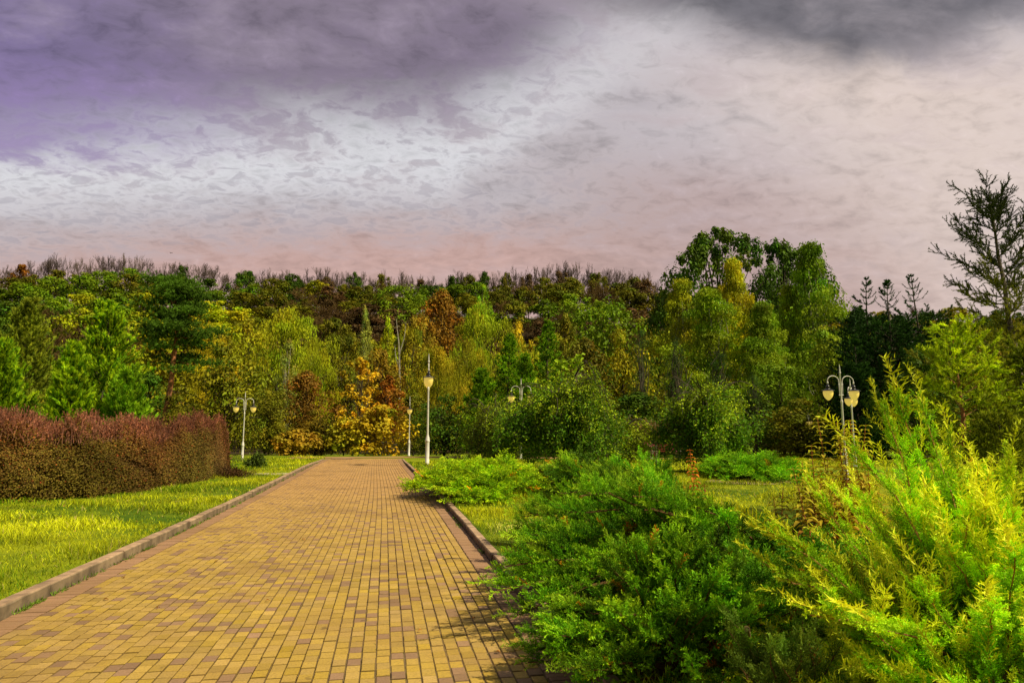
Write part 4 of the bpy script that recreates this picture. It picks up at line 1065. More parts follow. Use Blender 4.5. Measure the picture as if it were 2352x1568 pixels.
# ------------------------------------------------------------------ hedge
def hedge():
    rg = np.random.default_rng(71)
    # front base line in right/depth metres
    fx = [(-260, 1172), (0, 1160), (200, 1148), (350, 1128), (465, 1106), (503, 1094)]
    L0 = []
    for px, py in fx:
        la, ve = aim(px, py); d = (EYE - .08) / -ve; L0.append((la * d, d))
    L0 = np.array(L0); s = np.concatenate([[0], np.cumsum(np.linalg.norm(np.diff(L0, axis=0), axis=1))]); T_ = s[-1]
    def front(v): return np.c_[np.interp(v * T_, s, L0[:, 0]), np.interp(v * T_, s, L0[:, 1])]
    thick = 3.0
    def hgt(v): return (1.68 + .12 * np.sin(v * 9 + 1) + .10 * np.sin(v * 23) + .05 * np.sin(v * 61)) * np.sqrt(np.clip(1 - ((v - .72) / .285).clip(0, 1) ** 2.2, .04, 1))
    def surf(n):
        v = rg.random(n); w = rg.random(n)   # w: section parameter, 0 front bottom .. 1 back
        a = np.where(w < .55, 0, 1)
        f = front(v); tl = np.gradient(L0, axis=0); 
        din = np.array([-.25, .97])[None]
        H = hgt(v)
        # superellipse section
        th = np.pi * w ** .9; cx = -np.cos(th); sz = np.sin(th)
        xx = thick / 2 + thick / 2 * np.sign(cx) * np.abs(cx) ** .8; zz = H * np.abs(sz) ** .72
        endr = np.sqrt(np.clip(1 - ((v - .8) / .2).clip(0, 1) ** 2, 0, 1))
        xx = thick / 2 + (xx - thick / 2) * (.08 + .92 * endr)
        lump = 1 + .06 * np.sin(v * 40 + zz * 3) + .05 * np.sin(v * 71 + zz * 5 + 2)
        p = f + din * (xx - .12 * (lump - 1) * 8 * 0)[:, None]
        zz = zz * lump
        n_ = np.c_[din[0, 0] * np.sign(cx) * np.abs(cx), din[0, 1] * np.sign(cx) * np.abs(cx), sz]
        P = p[:, 0:1] * RT + p[:, 1:2] * HD; P[:, 2] = zz + .08
        Nn = nrm(n_[:, 0:1] * RT + n_[:, 1:2] * HD + n_[:, 2:3] * np.array([0, 0, 1.]))
        return P, Nn, v, zz / H
    mb = MB()
    n = 210000
    P, Nn, v, hz = surf(n)
    q_ = surf(90000); k = q_[2] > .74; P, Nn, v, hz = [np.concatenate([a_, b_[k]]) for a_, b_ in zip((P, Nn, v, hz), q_)]; n = len(P)
    P = P - Nn * (rg.random((n, 1)) ** 1.5 * .30) + rg.normal(0, .04, (n, 3)) + Nn * (.10 * np.sin(P[:, 0:1] * 4.1 + P[:, 2:3] * 2) * np.sin(P[:, 1:2] * 3.7 + P[:, 2:3] * 4.3))
    ph = np.sin(P[:, 0] * 7 + P[:, 2] * 5) * np.sin(P[:, 2] * 8 + P[:, 1] * 3 + 1) * np.sin(P[:, 0] * 3.1 + 2)
    keep = (ph + rg.normal(0, .25, n)) > np.where(hz < .55, -.48, -.7); P, Nn, v, hz = P[keep], Nn[keep], v[keep], hz[keep]; n = len(P)
    nr = nrm(Nn + rg.normal(0, .55, (n, 3)) + [0, 0, .4]); ax = perp(nr, rg)
    red = np.clip(hz * .9 - .1 + .35 * np.sin(v * 14 + 1) + rg.normal(0, .3, n), 0, 1)[:, None]
    gry = np.clip((v[:, None] - .55) * 1.6 + rg.normal(0, .2, (n, 1)), 0, 1) * .6
    C = np.array([.20, .155, .02]) * (1 - red) + np.array([.24, .10, .028]) * red
    C = C * (1 - gry) + np.array([.19, .145, .05]) * gry
    hot = rg.random(n) < .02; C[hot] = np.array([.36, .08, .02])
    C *= (.72 + rg.normal(0, .25, (n, 1))).clip(.3, 1.6)
    leaves(mb, P, ax, nr, .044 * (.7 + .6 * rg.random(n)), .03, C)
    # fuzzy top twigs
    tw = MB(); P, Nn, v, hz = surf(9000); k = hz > .8; P, v = P[k], v[k]; n = len(P)
    d = nrm(np.c_[rg.normal(0, .3, (n, 2)), np.ones(n)]); L = rg.uniform(.1, .5, (n, 1))
    Q = P - d * .1; E = P + d * L * .75
    tubes(tw, Q, E, .006, .003, 3, C=np.tile(np.array([.22, .10, .07]), (n, 1)))
    needles(mb, P, E, 9, .05, .022, .7, np.tile([.25, .095, .05], (n, 1)) * rg.uniform(.6, 1.4, (n, 1)), rg)
    # inner twig mass
    P, Nn, v, hz = surf(16000); k = v < .78; P, Nn = P[k], Nn[k]; n = len(P); P = P - Nn * .38
    d = nrm(rg.normal(size=(n, 3)) + [0, 0, .8]); tubes(tw, P - d * .15, P + d * .18, .010, .005, 3, C=np.tile([.12, .07, .025], (n, 1)))
    # added hull, not twigs: dark colour stands in for the hedge's inner shade
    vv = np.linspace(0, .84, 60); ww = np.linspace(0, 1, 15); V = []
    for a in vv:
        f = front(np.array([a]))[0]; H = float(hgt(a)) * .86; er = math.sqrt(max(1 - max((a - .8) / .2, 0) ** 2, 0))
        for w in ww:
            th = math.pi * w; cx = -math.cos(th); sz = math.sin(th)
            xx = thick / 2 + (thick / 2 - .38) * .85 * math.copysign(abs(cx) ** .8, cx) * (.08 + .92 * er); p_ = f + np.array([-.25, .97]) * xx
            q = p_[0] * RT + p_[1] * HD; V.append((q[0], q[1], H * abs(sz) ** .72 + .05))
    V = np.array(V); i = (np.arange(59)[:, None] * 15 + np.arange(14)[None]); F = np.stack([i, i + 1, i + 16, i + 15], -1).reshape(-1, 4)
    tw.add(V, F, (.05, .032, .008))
    root = empty('hedge', rd(L0[2, 0], L0[2, 1], .08)); tag(root, 'long reddish brown clipped hedge on the left lawn', 'hedge')
    inv = Matrix.Translation(-root.location)
    for o in (mb.build('foliage', M_LEAF, root), tw.build('branches', M_TWIG, root)): o.matrix_parent_inverse = inv  # branches part includes the added dark hull
hedge()

def bush(px, py, wpx, hpx, seed, colr, label, leaf=.05, n=2500, name='bush', shape=(1, 1, 1), group=None):
    la, ve = aim(px, py); d = (EYE - .05) / -ve; p = rd(la * d, d); z = tz(p); rg = np.random.default_rng(seed)
    W = wpx * d / 1582.; H = hpx * d / 1582.; mb = MB(); wd = MB()
    k = 26; cl = nrm(rg.normal(size=(k, 3))) * rg.uniform(.3, .85, (k, 1)); cl[:, 2] = np.abs(cl[:, 2]); cc = cl * np.array([W / 2, W / 2, H * .85])
    tubes(wd, np.tile([0, 0, -.03], (k, 1)) + rg.normal(0, .03, (k, 3)) * [1, 1, 0], cc, .014, .005, 3)
    i = rg.integers(0, k, n); P = cc[i] + rg.normal(size=(n, 3)) * np.array([W * .11, W * .11, H * .1]); P[:, 2] = np.abs(P[:, 2])
    nr = nrm(rg.normal(size=(n, 3)) + [0, 0, .7]); leaves(mb, P, perp(nr, rg), nr, leaf * (.7 + .6 * rg.random(n)), leaf * .6, np.array(colr) * (1 + rg.normal(0, .3, (n, 1))).clip(.3, 2) * (1 + .3 * rg.normal(size=(k, 1))[i]).clip(.5, 1.5))
    root = empty(name, (p[0], p[1], z)); tag(root, label, 'bush', group)
    mb.build('foliage', M_LEAF, root); wd.build('stems', M_BARK, root)
bush(586, 1075, 46, 46, 1, (.08, .12, .015), 'round dark green shrub right of the twin lamp on the left lawn', .1, 1600)
bush(538, 1098, 85, 38, 2, (.11, .055, .02), 'low reddish brown shrub at the right end of the hedge', .05, 2600)
bush(548, 1058, 60, 20, 3, (.2, .26, .02), 'small yellow green plant at the foot of the twin lamp', .07, 500)
bush(505, 1072, 50, 30, 4, (.13, .16, .02), 'straggly olive shrub behind the end of the hedge', .07, 900)

# ------------------------------------------------------------------ street lamps
def lamp_proto():
    parts = {}
    H = 4.05
    mb = MB()
    lathe(mb, [(.0, -.03), (.09, -.03), (.09, .02), (.074, .03), (.070, .8), (.078, .83), (.088, .85), (.088, .88), (.076, .9), (.070, .98), (.055, 1.02), (.044, 1.06), (.04, 1.1)], 18)
    parts['base'] = (mb.mesh('base', True), M_WHITE)
    mb = MB(); lathe(mb, [(.038, 1.05), (.034, 2.7), (.042, 2.72), (.042, 2.78), (.032, 2.8), (.026, 2.84), (.026, 2.9), (.024, 3.72), (.034, 3.73), (.034, 3.76), (.016, 3.78)], 14)
    for zz in (2.98, 3.34):
        poly_tube(mb, np.array([[-.09, 0, zz], [.09, 0, zz]]), [.014, .014], 6)
    parts['pole'] = (mb.mesh('pole', True), M_WHITE)
    mb = MB(); lathe(mb, [(.018, 3.77), (.024, 3.8), (.018, 3.9), (.006, 4.02), (.0, 4.05)], 10)
    parts['finial'] = (mb.mesh('finial', True), M_WHITE)
    mb = MB()
    th = np.linspace(0, math.pi * .93, 12); rr = .215
    pts = [[.062, 0, 2.86], [.062, 0, 3.2], [.064, 0, 3.42]] + [[.064 + rr + .002 - rr * math.cos(t), 0, 3.45 + rr * .85 * math.sin(t)] for t in th] + [[.064 + 2 * rr, 0, 3.40]]
    poly_tube(mb, pts, .0165, 8)
    lathe(mb, [(.0, 3.43), (.026, 3.42), (.026, 3.36), (.0, 3.35)], 10, (.064 + 2 * rr, 0, 0))
    parts['arm'] = (mb.mesh('arm', True), M_WHITE)
    hx = .064 + 2 * rr
    mb = MB(); lathe(mb, [(.0, 3.355), (.018, 3.35), (.05, 3.29), (.068, 3.27), (.068, 3.255), (.052, 3.25), (.058, 3.2), (.072, 3.175), (.10, 3.165), (.215, 3.125), (.225, 3.115), (.215, 3.113), (.13, 3.125), (.0, 3.13)], 24, (hx, 0, 0))
    parts['lamp_cap'] = (mb.mesh('lamp_cap', True), M_CAP)
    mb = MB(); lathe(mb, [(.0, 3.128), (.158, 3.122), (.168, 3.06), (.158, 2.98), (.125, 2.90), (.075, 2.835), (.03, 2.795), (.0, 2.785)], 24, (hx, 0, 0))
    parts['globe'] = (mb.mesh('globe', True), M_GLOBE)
    return parts
LP = lamp_proto()
def lamp(px, py, d, sc, rz, label, group='white twin-headed park lamps', single=False, lean=0.0, zb=None):
    lat, ve = aim(px, py); p = rd(lat * d, d); z = (EYE + ve * d) if zb is None else zb
    root = empty('street_lamp', (p[0], p[1], z), -YAW + rz, (sc, sc, sc)); root.rotation_euler[1] = lean
    tag(root, label, 'street lamp', group)
    for k in ('base', 'pole', 'finial'): link(k, *LP[k], root)
    for s in ((0,) if single else (0, math.pi)):
        for k in ('arm',):
            o = link(k, *LP[k], root); o.rotation_euler = (0, 0, s)
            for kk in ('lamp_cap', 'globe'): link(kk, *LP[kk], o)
lamp(556, 1056, 41, 1.0, R(8), 'twin-headed white lamp left of the path beyond the hedge', zb=None)
lamp(981, 1068, 33.4, 1.34, R(97.5), 'tall white lamp right of the path, seen edge-on')
lamp(939, 1046, 48, 1.02, R(99), 'slim far lamp at the right end of the path')
lamp(1945, 1109, 22.5, .955, R(10), 'twin-headed white lamp behind the bright right juniper')
lamp(1966, 1090, 30, .98, R(52), 'farther white lamp just right of the twin-headed one behind the juniper', zb=.0)
lamp(1197, 1052, 41.5, 1.19, R(0), 'white lamp mostly hidden behind the largest weeping tree')
lamp(1861, 1040, 42, .76, R(80), 'slim lamp in the shade near the two walkers', zb=-.1)

# ------------------------------------------------------------------ juniper sprays
def frond(seed, nt=17, nsl=7, c0=(.05, .15, .012), c1=(.22, .42, .015), c2=(.5, .62, .03), sw=.024, fan=.42, tier=.5):
    rg = np.random.default_rng(seed); V = []; F = []; C = []
    def tri(a, b, c, ca, cb): 
        n = len(V); V.extend([a, b, c]); F.append((n, n + 1, n + 2)); C.extend([ca, ca, cb])
    c0, c1, c2 = map(np.array, (c0, c1, c2))
    bend = rg.normal(0, .08)
    def axis(t): return np.array([t, bend * t * t, .05 * math.sin(t * 3) - .1 * t * t * 0])
    for i in range(5):
        a, b = axis(i / 5), axis((i + 1) / 5); w = .010
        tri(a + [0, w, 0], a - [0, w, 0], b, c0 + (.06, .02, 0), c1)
    for i in range(nt):
        t = .06 + .92 * (i + rg.random() * .6) / nt; q = axis(t); s = 1 if i % 2 else -1
        L = (fan * (1 - t) ** .75 + .10) * rg.uniform(.75, 1.2); an = rg.uniform(.45, .85); zt = rg.normal(.12, tier * .45)
        d = nrm(np.array([math.cos(an), s * math.sin(an), zt]))
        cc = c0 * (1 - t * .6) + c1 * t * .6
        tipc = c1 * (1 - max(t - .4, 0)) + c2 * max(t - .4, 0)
        wv = nrm(np.cross(d, rg.normal(size=3))) * .013
        tri(q + wv, q - wv, q + d * L, cc, tipc)
        m = max(int(nsl * L / .35), 3)
        for j in range(m):
            u = .15 + .85 * (j + rg.random()) / m; b = q + d * L * u; 
            rd_ = nrm(np.cross(d, rg.normal(size=3))); dd = nrm(d * .9 + rd_ * .65); l = rg.uniform(.06, .13) * (1.15 - .4 * u)
            wv = nrm(np.cross(dd, rg.normal(size=3))) * sw * .5
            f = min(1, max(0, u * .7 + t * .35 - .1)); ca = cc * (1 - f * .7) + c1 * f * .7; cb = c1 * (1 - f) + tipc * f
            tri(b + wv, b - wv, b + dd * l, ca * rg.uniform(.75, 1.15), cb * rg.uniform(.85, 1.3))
    return np.array(V), np.array(F), np.array(C)

def juniper(name, base, tips, arch, templates, label, cat='shrub', tiptpl=None, tipsc=.36, size=(.22, .34), step=.075, cmul=(1, 1, 1), seed=0, spread=.6, start=.25, upb=.35, dead=.012, spikes=.10, inner=True, wood_r=.014, cvar=.18, group=None, twig_c=(.12, .07, .03), cut=None):
    """base point(s), tip points: every branch arches from base to its tip and carries fronds"""
    rg = np.random.default_rng(seed); mb = MB(); wd = MB()
    base = np.asarray(base, float); tips = np.asarray(tips, float)
    org = base.mean(0) if base.ndim == 2 else base
    P = []; A = []; U = []; S = []; C = []; TP = []; TA = []; TS = []
    for i, tp in enumerate(tips):
        b = base[rg.integers(len(base))] if base.ndim == 2 else base
        b = b + rg.normal(0, .06, 3) * [1, 1, 0]
        L = np.linalg.norm(tp - b); n = 9; u = np.linspace(0, 1, n)[:, None]
        mid = np.array([0, 0, 1.]) * L * arch * rg.uniform(.6, 1.3)
        pts = b + (tp - b) * u + mid * np.sin(np.pi * u ** .8) * .6 + rg.normal(0, .012 * L, (n, 3)) * u
        pts[:, 2] = np.maximum(pts[:, 2], .05)
        poly_tube(wd, pts, wood_r * (.6 + .4 * L) * np.linspace(1, .22, n), 5, C=np.array(twig_c) * rg.uniform(.7, 1.2))
        bc = np.array(cmul) * (1 + rg.normal(0, cvar)) * (1 + rg.normal(0, cvar * .3, 3))
        m = max(int(L * (1 - start) / step), 4)
        for j in range(m):
            if tiptpl and rg.random() < spikes:
                vv_ = rg.uniform(.45, 1); kk_ = min(int(vv_ * (n - 1)), n - 2); tg_ = nrm(pts[kk_ + 1] - pts[kk_]); TP.append(pts[kk_]); TA.append(tg_ * .8 + rg.normal(0, .35, 3) + np.array([0, 0, .5])); TS.append(tipsc * rg.uniform(.55, .95))
            v = start + (1 - start) * (j + .5) / m; f = v * (n - 1); k = min(int(f), n - 2)
            q = pts[k] + (pts[k + 1] - pts[k]) * (f - k); tg = nrm(pts[k + 1] - pts[k])
            side = nrm(np.cross(tg, [0, 0, 1.]))
            for s in (-1, 1):
                if rg.random() < .12: continue
                sc = rg.uniform(*size) * (1.15 - .45 * v)
                P.append(q + rg.normal(0, .012, 3)); A.append(tg * rg.uniform(.6, 1.1) + side * s * spread * rg.uniform(.5, 1.3) + np.array([0, 0, upb * rg.uniform(0, 1.6)])); U.append(np.array([0, 0, 1.]) + rg.normal(0, .45, 3)); S.append(sc); C.append(bc * (.72 + .4 * v) * (np.array([3.6, .65, 1]) if rg.random() < dead else 1))
        TP.append(pts[-1] - nrm(pts[-1] - pts[-2]) * tipsc * .45); TA.append(nrm(pts[-1] - pts[-2]) + np.array([0, 0, .25 * rg.random()])); TS.append(tipsc * rg.uniform(.7, 1.25))
        P.append(pts[-2]); A.append(nrm(pts[-1] - pts[-2])); U.append(np.array([0, 0, 1.]) + rg.normal(0, .5, 3)); S.append(size[1] * .9); C.append(bc * 1.15)
    P = np.array(P); A = np.array(A); U = np.array(U); S = np.array(S); C = np.array(C)
    which = rg.integers(0, len(templates), len(P))
    for t in range(len(templates)):
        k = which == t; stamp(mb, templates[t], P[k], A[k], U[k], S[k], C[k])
    if tiptpl:
        TP = np.array(TP); TA = np.array(TA); TS = np.array(TS); stamp_n = np.arange(len(TP)) % len(tiptpl)
        for t in range(len(tiptpl)):
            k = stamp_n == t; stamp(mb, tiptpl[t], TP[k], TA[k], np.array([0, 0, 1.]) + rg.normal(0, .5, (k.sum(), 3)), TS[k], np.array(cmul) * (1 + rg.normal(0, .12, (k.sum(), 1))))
    for x in (mb, wd): x.V = [v - org.astype(np.float32) for v in x.V]
    root = empty(name, tuple(org)); tag(root, label, cat, group)
    mb.build('foliage', M_NEAR, root); wd.build('branches', M_TWIG, root)
    if cut is not None:
        mb2 = MB(); poly_tube(mb2, np.array(cut[0]) - org, [cut[1]] * len(cut[0]), 10)
        mb2.build('cut_branch', solid('cut_wood', (.5, .33, .14), .7, 20, .4), root)
    return root

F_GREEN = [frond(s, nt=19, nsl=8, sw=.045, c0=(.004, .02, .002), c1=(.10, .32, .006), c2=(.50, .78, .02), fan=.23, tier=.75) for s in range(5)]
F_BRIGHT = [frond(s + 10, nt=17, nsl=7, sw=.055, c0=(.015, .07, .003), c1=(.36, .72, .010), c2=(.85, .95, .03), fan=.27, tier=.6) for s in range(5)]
F_LOW = [frond(s + 20, nt=13, nsl=5, sw=.065, c0=(.008, .04, .003), c1=(.17, .42, .008), c2=(.80, .90, .02), fan=.22) for s in range(3)]  # dark frond bases stand in for shade between the sprays
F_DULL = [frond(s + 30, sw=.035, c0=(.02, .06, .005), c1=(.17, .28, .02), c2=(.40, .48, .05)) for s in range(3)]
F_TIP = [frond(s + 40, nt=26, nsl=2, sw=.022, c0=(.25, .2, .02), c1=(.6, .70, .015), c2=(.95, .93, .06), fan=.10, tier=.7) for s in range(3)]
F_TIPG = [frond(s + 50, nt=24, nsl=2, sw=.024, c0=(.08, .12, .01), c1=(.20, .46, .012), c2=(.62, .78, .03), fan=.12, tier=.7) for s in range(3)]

def W(r, d, z): return np.array(rd(r, d, z))
rgj = np.random.default_rng(91)
def tipset(n, r, d, z, f=None):
    out = []
    for i in range(n):
        a, b = rgj.random(), rgj.random()
        rr = r[0] + (r[1] - r[0]) * a; dd = d[0] + (d[1] - d[0]) * b; zz = (z[0] + (z[1] - z[0]) * rgj.random()) if f is None else f(rr, dd) * rgj.uniform(.72, 1.05)
        out.append(W(rr, dd, zz))
    return out

# main spreading juniper, sweeping towards the path
def z_main(r, d):
    w = 1.12 * sstep((r + .35) / 1.0) * sstep((11.2 - d) / 2.0) * (.78 + .22 * math.sin(r * 2 + d)) + .12
    w -= .62 * sstep((r - 1.75) / .7)
    return float(w)
tips = tipset(80, (-.05, 3.0), (5.8, 9.6), None, z_main) + tipset(24, (-.12, .6), (5.4, 8), (.2, .6)) + tipset(12, (.5, 1.9), (8.6, 9.8), (.95, 1.25))
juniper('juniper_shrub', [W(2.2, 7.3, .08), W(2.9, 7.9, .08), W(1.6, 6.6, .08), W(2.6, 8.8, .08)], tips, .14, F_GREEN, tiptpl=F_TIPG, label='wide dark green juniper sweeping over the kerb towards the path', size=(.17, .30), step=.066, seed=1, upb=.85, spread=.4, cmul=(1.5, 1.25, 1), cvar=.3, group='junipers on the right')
# rounded mound in front
tips = []
for i in range(120):
    a = rgj.random() * 6.28; q = rgj.random() ** .5; rr, dd = 1.16 + .95 * q * math.cos(a), 4.75 + .95 * q * math.sin(a)
    tips.append(W(rr, dd, max(.08, .80 * math.sqrt(max(1 - q * q, 0)) + rgj.normal(0, .05))))
for i in range(30):
    dq = rgj.uniform(3.9, 5.6); tips.append(W(rgj.uniform(.28 if dq < 4.4 else .08, .6), dq, rgj.uniform(.08, .38)))
juniper('juniper_shrub', [W(1.15, 4.9, .08), W(1.5, 5.0, .08), W(.95, 4.6, .08)], tips, .10, F_GREEN, tiptpl=F_TIPG, tipsc=.2, label='rounded dark green juniper mound with cut branch stub at the path edge', size=(.14, .24), step=.055, seed=2, upb=.6, cvar=.3, group='junipers on the right', cmul=(1.4, 1.2, 1), start=.3,
        cut=([W(1.45, 4.35, .25), W(1.33, 4.05, .50)], .018))
# tall bright one
tips = []
for i in range(185):
    q = rgj.random(); rr = rgj.uniform(1.2, 3.5); dd = rgj.uniform(3.2, 4.9)
    zt = 1.26 * sstep((rr - 1.3) / 1.15) * rgj.uniform(.35, 1.0) + .15
    tips.append(W(rr, dd, float(zt)))
for px, py, d in ((2065, 838, 4.0), (2030, 870, 3.9), (2112, 850, 4.1), (1985, 950, 3.8), (2180, 930, 4.2), (2250, 1000, 4), (2330, 985, 3.6), (1880, 1072, 3.8), (1800, 1230, 3.6), (1750, 1262, 3.6), (1755, 1185, 3.8), (1850, 1390, 3.1), (1905, 1360, 3.1), (1990, 1420, 2.9), (2300, 1390, 2.8), (2340, 1250, 2.9)):
    la, ve = aim(px, py + (75 if py < 1100 else 20)); tips.append(W(la * d, d, EYE + ve * d))
juniper('juniper_shrub', [W(2.55, 4.0, .1), W(2.9, 4.2, .1), W(2.4, 3.7, .1)], tips, .10, F_BRIGHT, tiptpl=F_TIP, label='tall bright yellow green juniper filling the lower right corner', size=(.09, .17), step=.034, seed=3, spread=.55, upb=.3, cvar=.2, start=.15, dead=.003, cmul=(1.3, 1.35, 1.2), group='junipers on the right', twig_c=(.36, .18, .07), wood_r=.008)
# bottom right sprays
tips = tipset(55, (1.35, 3.0), (2.5, 3.5), None, lambda r, d: .25 + .5 * float(sstep((r - 1.0) / 1.3)))
juniper('juniper_shrub', [W(2.4, 3.0, .08), W(2.1, 3.3, .08)], tips, .08, F_BRIGHT, tiptpl=F_TIP, tipsc=.26, label='low bright juniper sprays at the bottom right below the tall one', size=(.09, .16), step=.036, seed=4, upb=.45, cvar=.2, dead=.004, cmul=(1.25, 1.25, 1.0), group='junipers on the right')
# dull small one bottom centre
tips = tipset(34, (1.15, 1.7), (3.4, 3.9), (.3, .62))
juniper('juniper_shrub', [W(1.42, 3.65, .05)], tips, .02, F_DULL, 'small dull green feathery juniper between the mound and the bright one', size=(.10, .17), step=.05, seed=5, upb=.8, group='junipers on the right')
# middle filler between mound and bright juniper
tips = tipset(60, (1.6, 3.2), (4.9, 6.4), (.35, .72))
juniper('juniper_shrub', [W(2.5, 5.7, .08), W(2.1, 5.3, .08)], tips, .12, F_GREEN, 'dark green juniper between the mound and the tall bright juniper', size=(.18, .28), step=.08, seed=6, upb=.5, group='junipers on the right', cmul=(1.0, 1.0, 1))
# mid distance low junipers
def low_j(px0, px1, d0, d1, h, n, seed, label, cm, tpl=F_LOW, size=(.38, .6)):
    tips = []; rg = np.random.default_rng(seed)
    r0, r1 = aim(px0, 1000)[0] * (d0 + d1) / 2, aim(px1, 1000)[0] * (d0 + d1) / 2; cr, cd = (r0 + r1) / 2, (d0 + d1) / 2
    for i in range(n):
        a = rg.random() * 6.28; q = rg.random() ** .5
        tips.append(W(cr + (r1 - r0) / 2 * q * math.cos(a), cd + (d1 - d0) / 2 * q * math.sin(a), h * (1 - .75 * q ** 3) * rg.uniform(.55, 1.1)))
    bs = [W(cr + (r1 - r0) / 2 * .45 * math.cos(t), cd + (d1 - d0) / 2 * .45 * math.sin(t), .1) for t in np.arange(5) * 1.257]
    juniper('juniper_shrub', bs, tips, .12, tpl, label, size=size, step=.17, seed=seed, upb=.35, cmul=cm, group='junipers on the right')
low_j(945, 1260, 14.5, 22, .74, 260, 11, 'low bright yellow green juniper beside the central lamp', (1.9, 1.45, 1))
low_j(1235, 1430, 14.5, 19, .85, 90, 12, 'low dark green juniper below the largest weeping tree', (.42, .45, .8))
low_j(1600, 1850, 20, 26, .75, 170, 13, 'low bright green juniper at the far side of the sunny lawn', (1.2, 1.25, 1))
low_j(1445, 1560, 10.5, 12.5, 1.0, 55, 14, 'green juniper clump with upright tips behind the wide juniper', (1.2, 1.2, 1), F_GREEN, (.25, .38))

# ------------------------------------------------------------------ red-leaved shrub stems
def privet(name, stems, label, seed, leafL=.10, top_c=(.42, .42, .02), low_c=(.30, .07, .02), group=None):
    rg = np.random.default_rng(seed); mb = MB(); wd = MB(); org = np.array(stems[0][0], float) * [1, 1, 0]
    for b, t in stems:
        b = np.array(b, float); t = np.array(t, float); n = 8; u = np.linspace(0, 1, n)[:, None]
        pts = b + (t - b) * u + rg.normal(0, .012, (n, 3)) * u
        poly_tube(wd, pts - org, .008 * np.linspace(1, .4, n), 5, C=np.array([.3, .1, .04]))
        L = np.linalg.norm(t - b); m = int(L / .042); rot = rg.random() * 6
        for j in range(int(m * .15), m):
            v = (j + .5) / m; q = pts[0] + 0; q = np.array([np.interp(v, u[:, 0], pts[:, k]) for k in range(3)])
            rot += 1.57 + rg.normal(0, .25)
            hl = v + rg.normal(0, .12); cc = np.array(low_c) * (1 - np.clip(hl, 0, 1)) + np.array(top_c) * np.clip(hl, 0, 1)
            cc = cc * (1 + rg.normal(0, .15)); ll = leafL * (1.1 - .55 * max(v - .6, 0) / .4) * rg.uniform(.8, 1.15)
            for s in (0, math.pi):
                a = rot + s; o = np.array([math.cos(a), math.sin(a), 0]); sd_ = np.array([-math.sin(a), math.cos(a), 0])
                K = 6; uu = np.linspace(0, 1, K); ctr = q + o * (ll * uu ** .95)[:, None] * .92 + np.array([0, 0, 1.]) * (ll * (.55 * uu - .75 * uu ** 2 + .15 * (1 - v)* uu))[:, None]
                wdt = ll * .2 * np.sin(np.pi * (uu * .93 + .05)) ** .8
                Lf = ctr + sd_ * wdt[:, None] + [0, 0, 1] * (wdt * .45)[:, None]; Rf = ctr - sd_ * wdt[:, None] + [0, 0, 1] * (wdt * .45)[:, None]
                V = np.concatenate([ctr, Lf, Rf]) - org; i = np.arange(K - 1)
                F = np.concatenate([np.stack([i, i + 1, i + 1 + K, i + K], 1), np.stack([i, i + 2 * K, i + 1 + 2 * K, i + 1], 1)])
                mb.add(V, F, cc * rg.uniform(.85, 1.15))
    root = empty(name, tuple(org)); tag(root, label, 'shrub', group)
    mb.build('foliage', M_NEAR, root, True); wd.build('branches', M_TWIG, root)
st = []
rgp = np.random.default_rng(5)
for px, py in ((1918, 968), (1940, 985), (1865, 1020), (1880, 960), (1950, 960), (1925, 1000), (1985, 975), (1842, 1055), (1862, 1090), (1835, 1130), (1800, 1120), (1990, 1030), (1960, 1060), (1900, 1050), (1880, 1110), (1930, 1090), (1820, 1075), (1780, 1140), (1900, 1140), (2010, 1100), (1865, 1060), (1845, 1095), (1915, 1120), (1950, 1130)):
    d = 6.6 + rgp.uniform(-.5, .9); la, ve = aim(px, py); t = W(la * d, d, EYE + ve * d); st.append((W(la * d + rgp.uniform(-.1, .25), d + rgp.uniform(-.15, .15), .05), t))
privet('leafy_shrub', st, 'shrub of upright stems with curled green to reddish leaves', 3, leafL=.135)
d = 8.2; la, ve = aim(1586, 1030); privet('leafy_shrub', [(W(la * d + .02, d, .1), W(la * d, d, EYE + ve * d))], 'single upright stem with orange red leaves above the juniper', 4, top_c=(.62, .2, .02), low_c=(.22, .05, .02), leafL=.105)
d = 7.6; la, ve = aim(1620, 1112); privet('leafy_shrub', [(W(la * d, d, .1), W(la * d, d, EYE + ve * d))], 'short dark red sprig beside the sunny lawn', 6, top_c=(.3, .05, .02), low_c=(.12, .05, .02), leafL=.07)

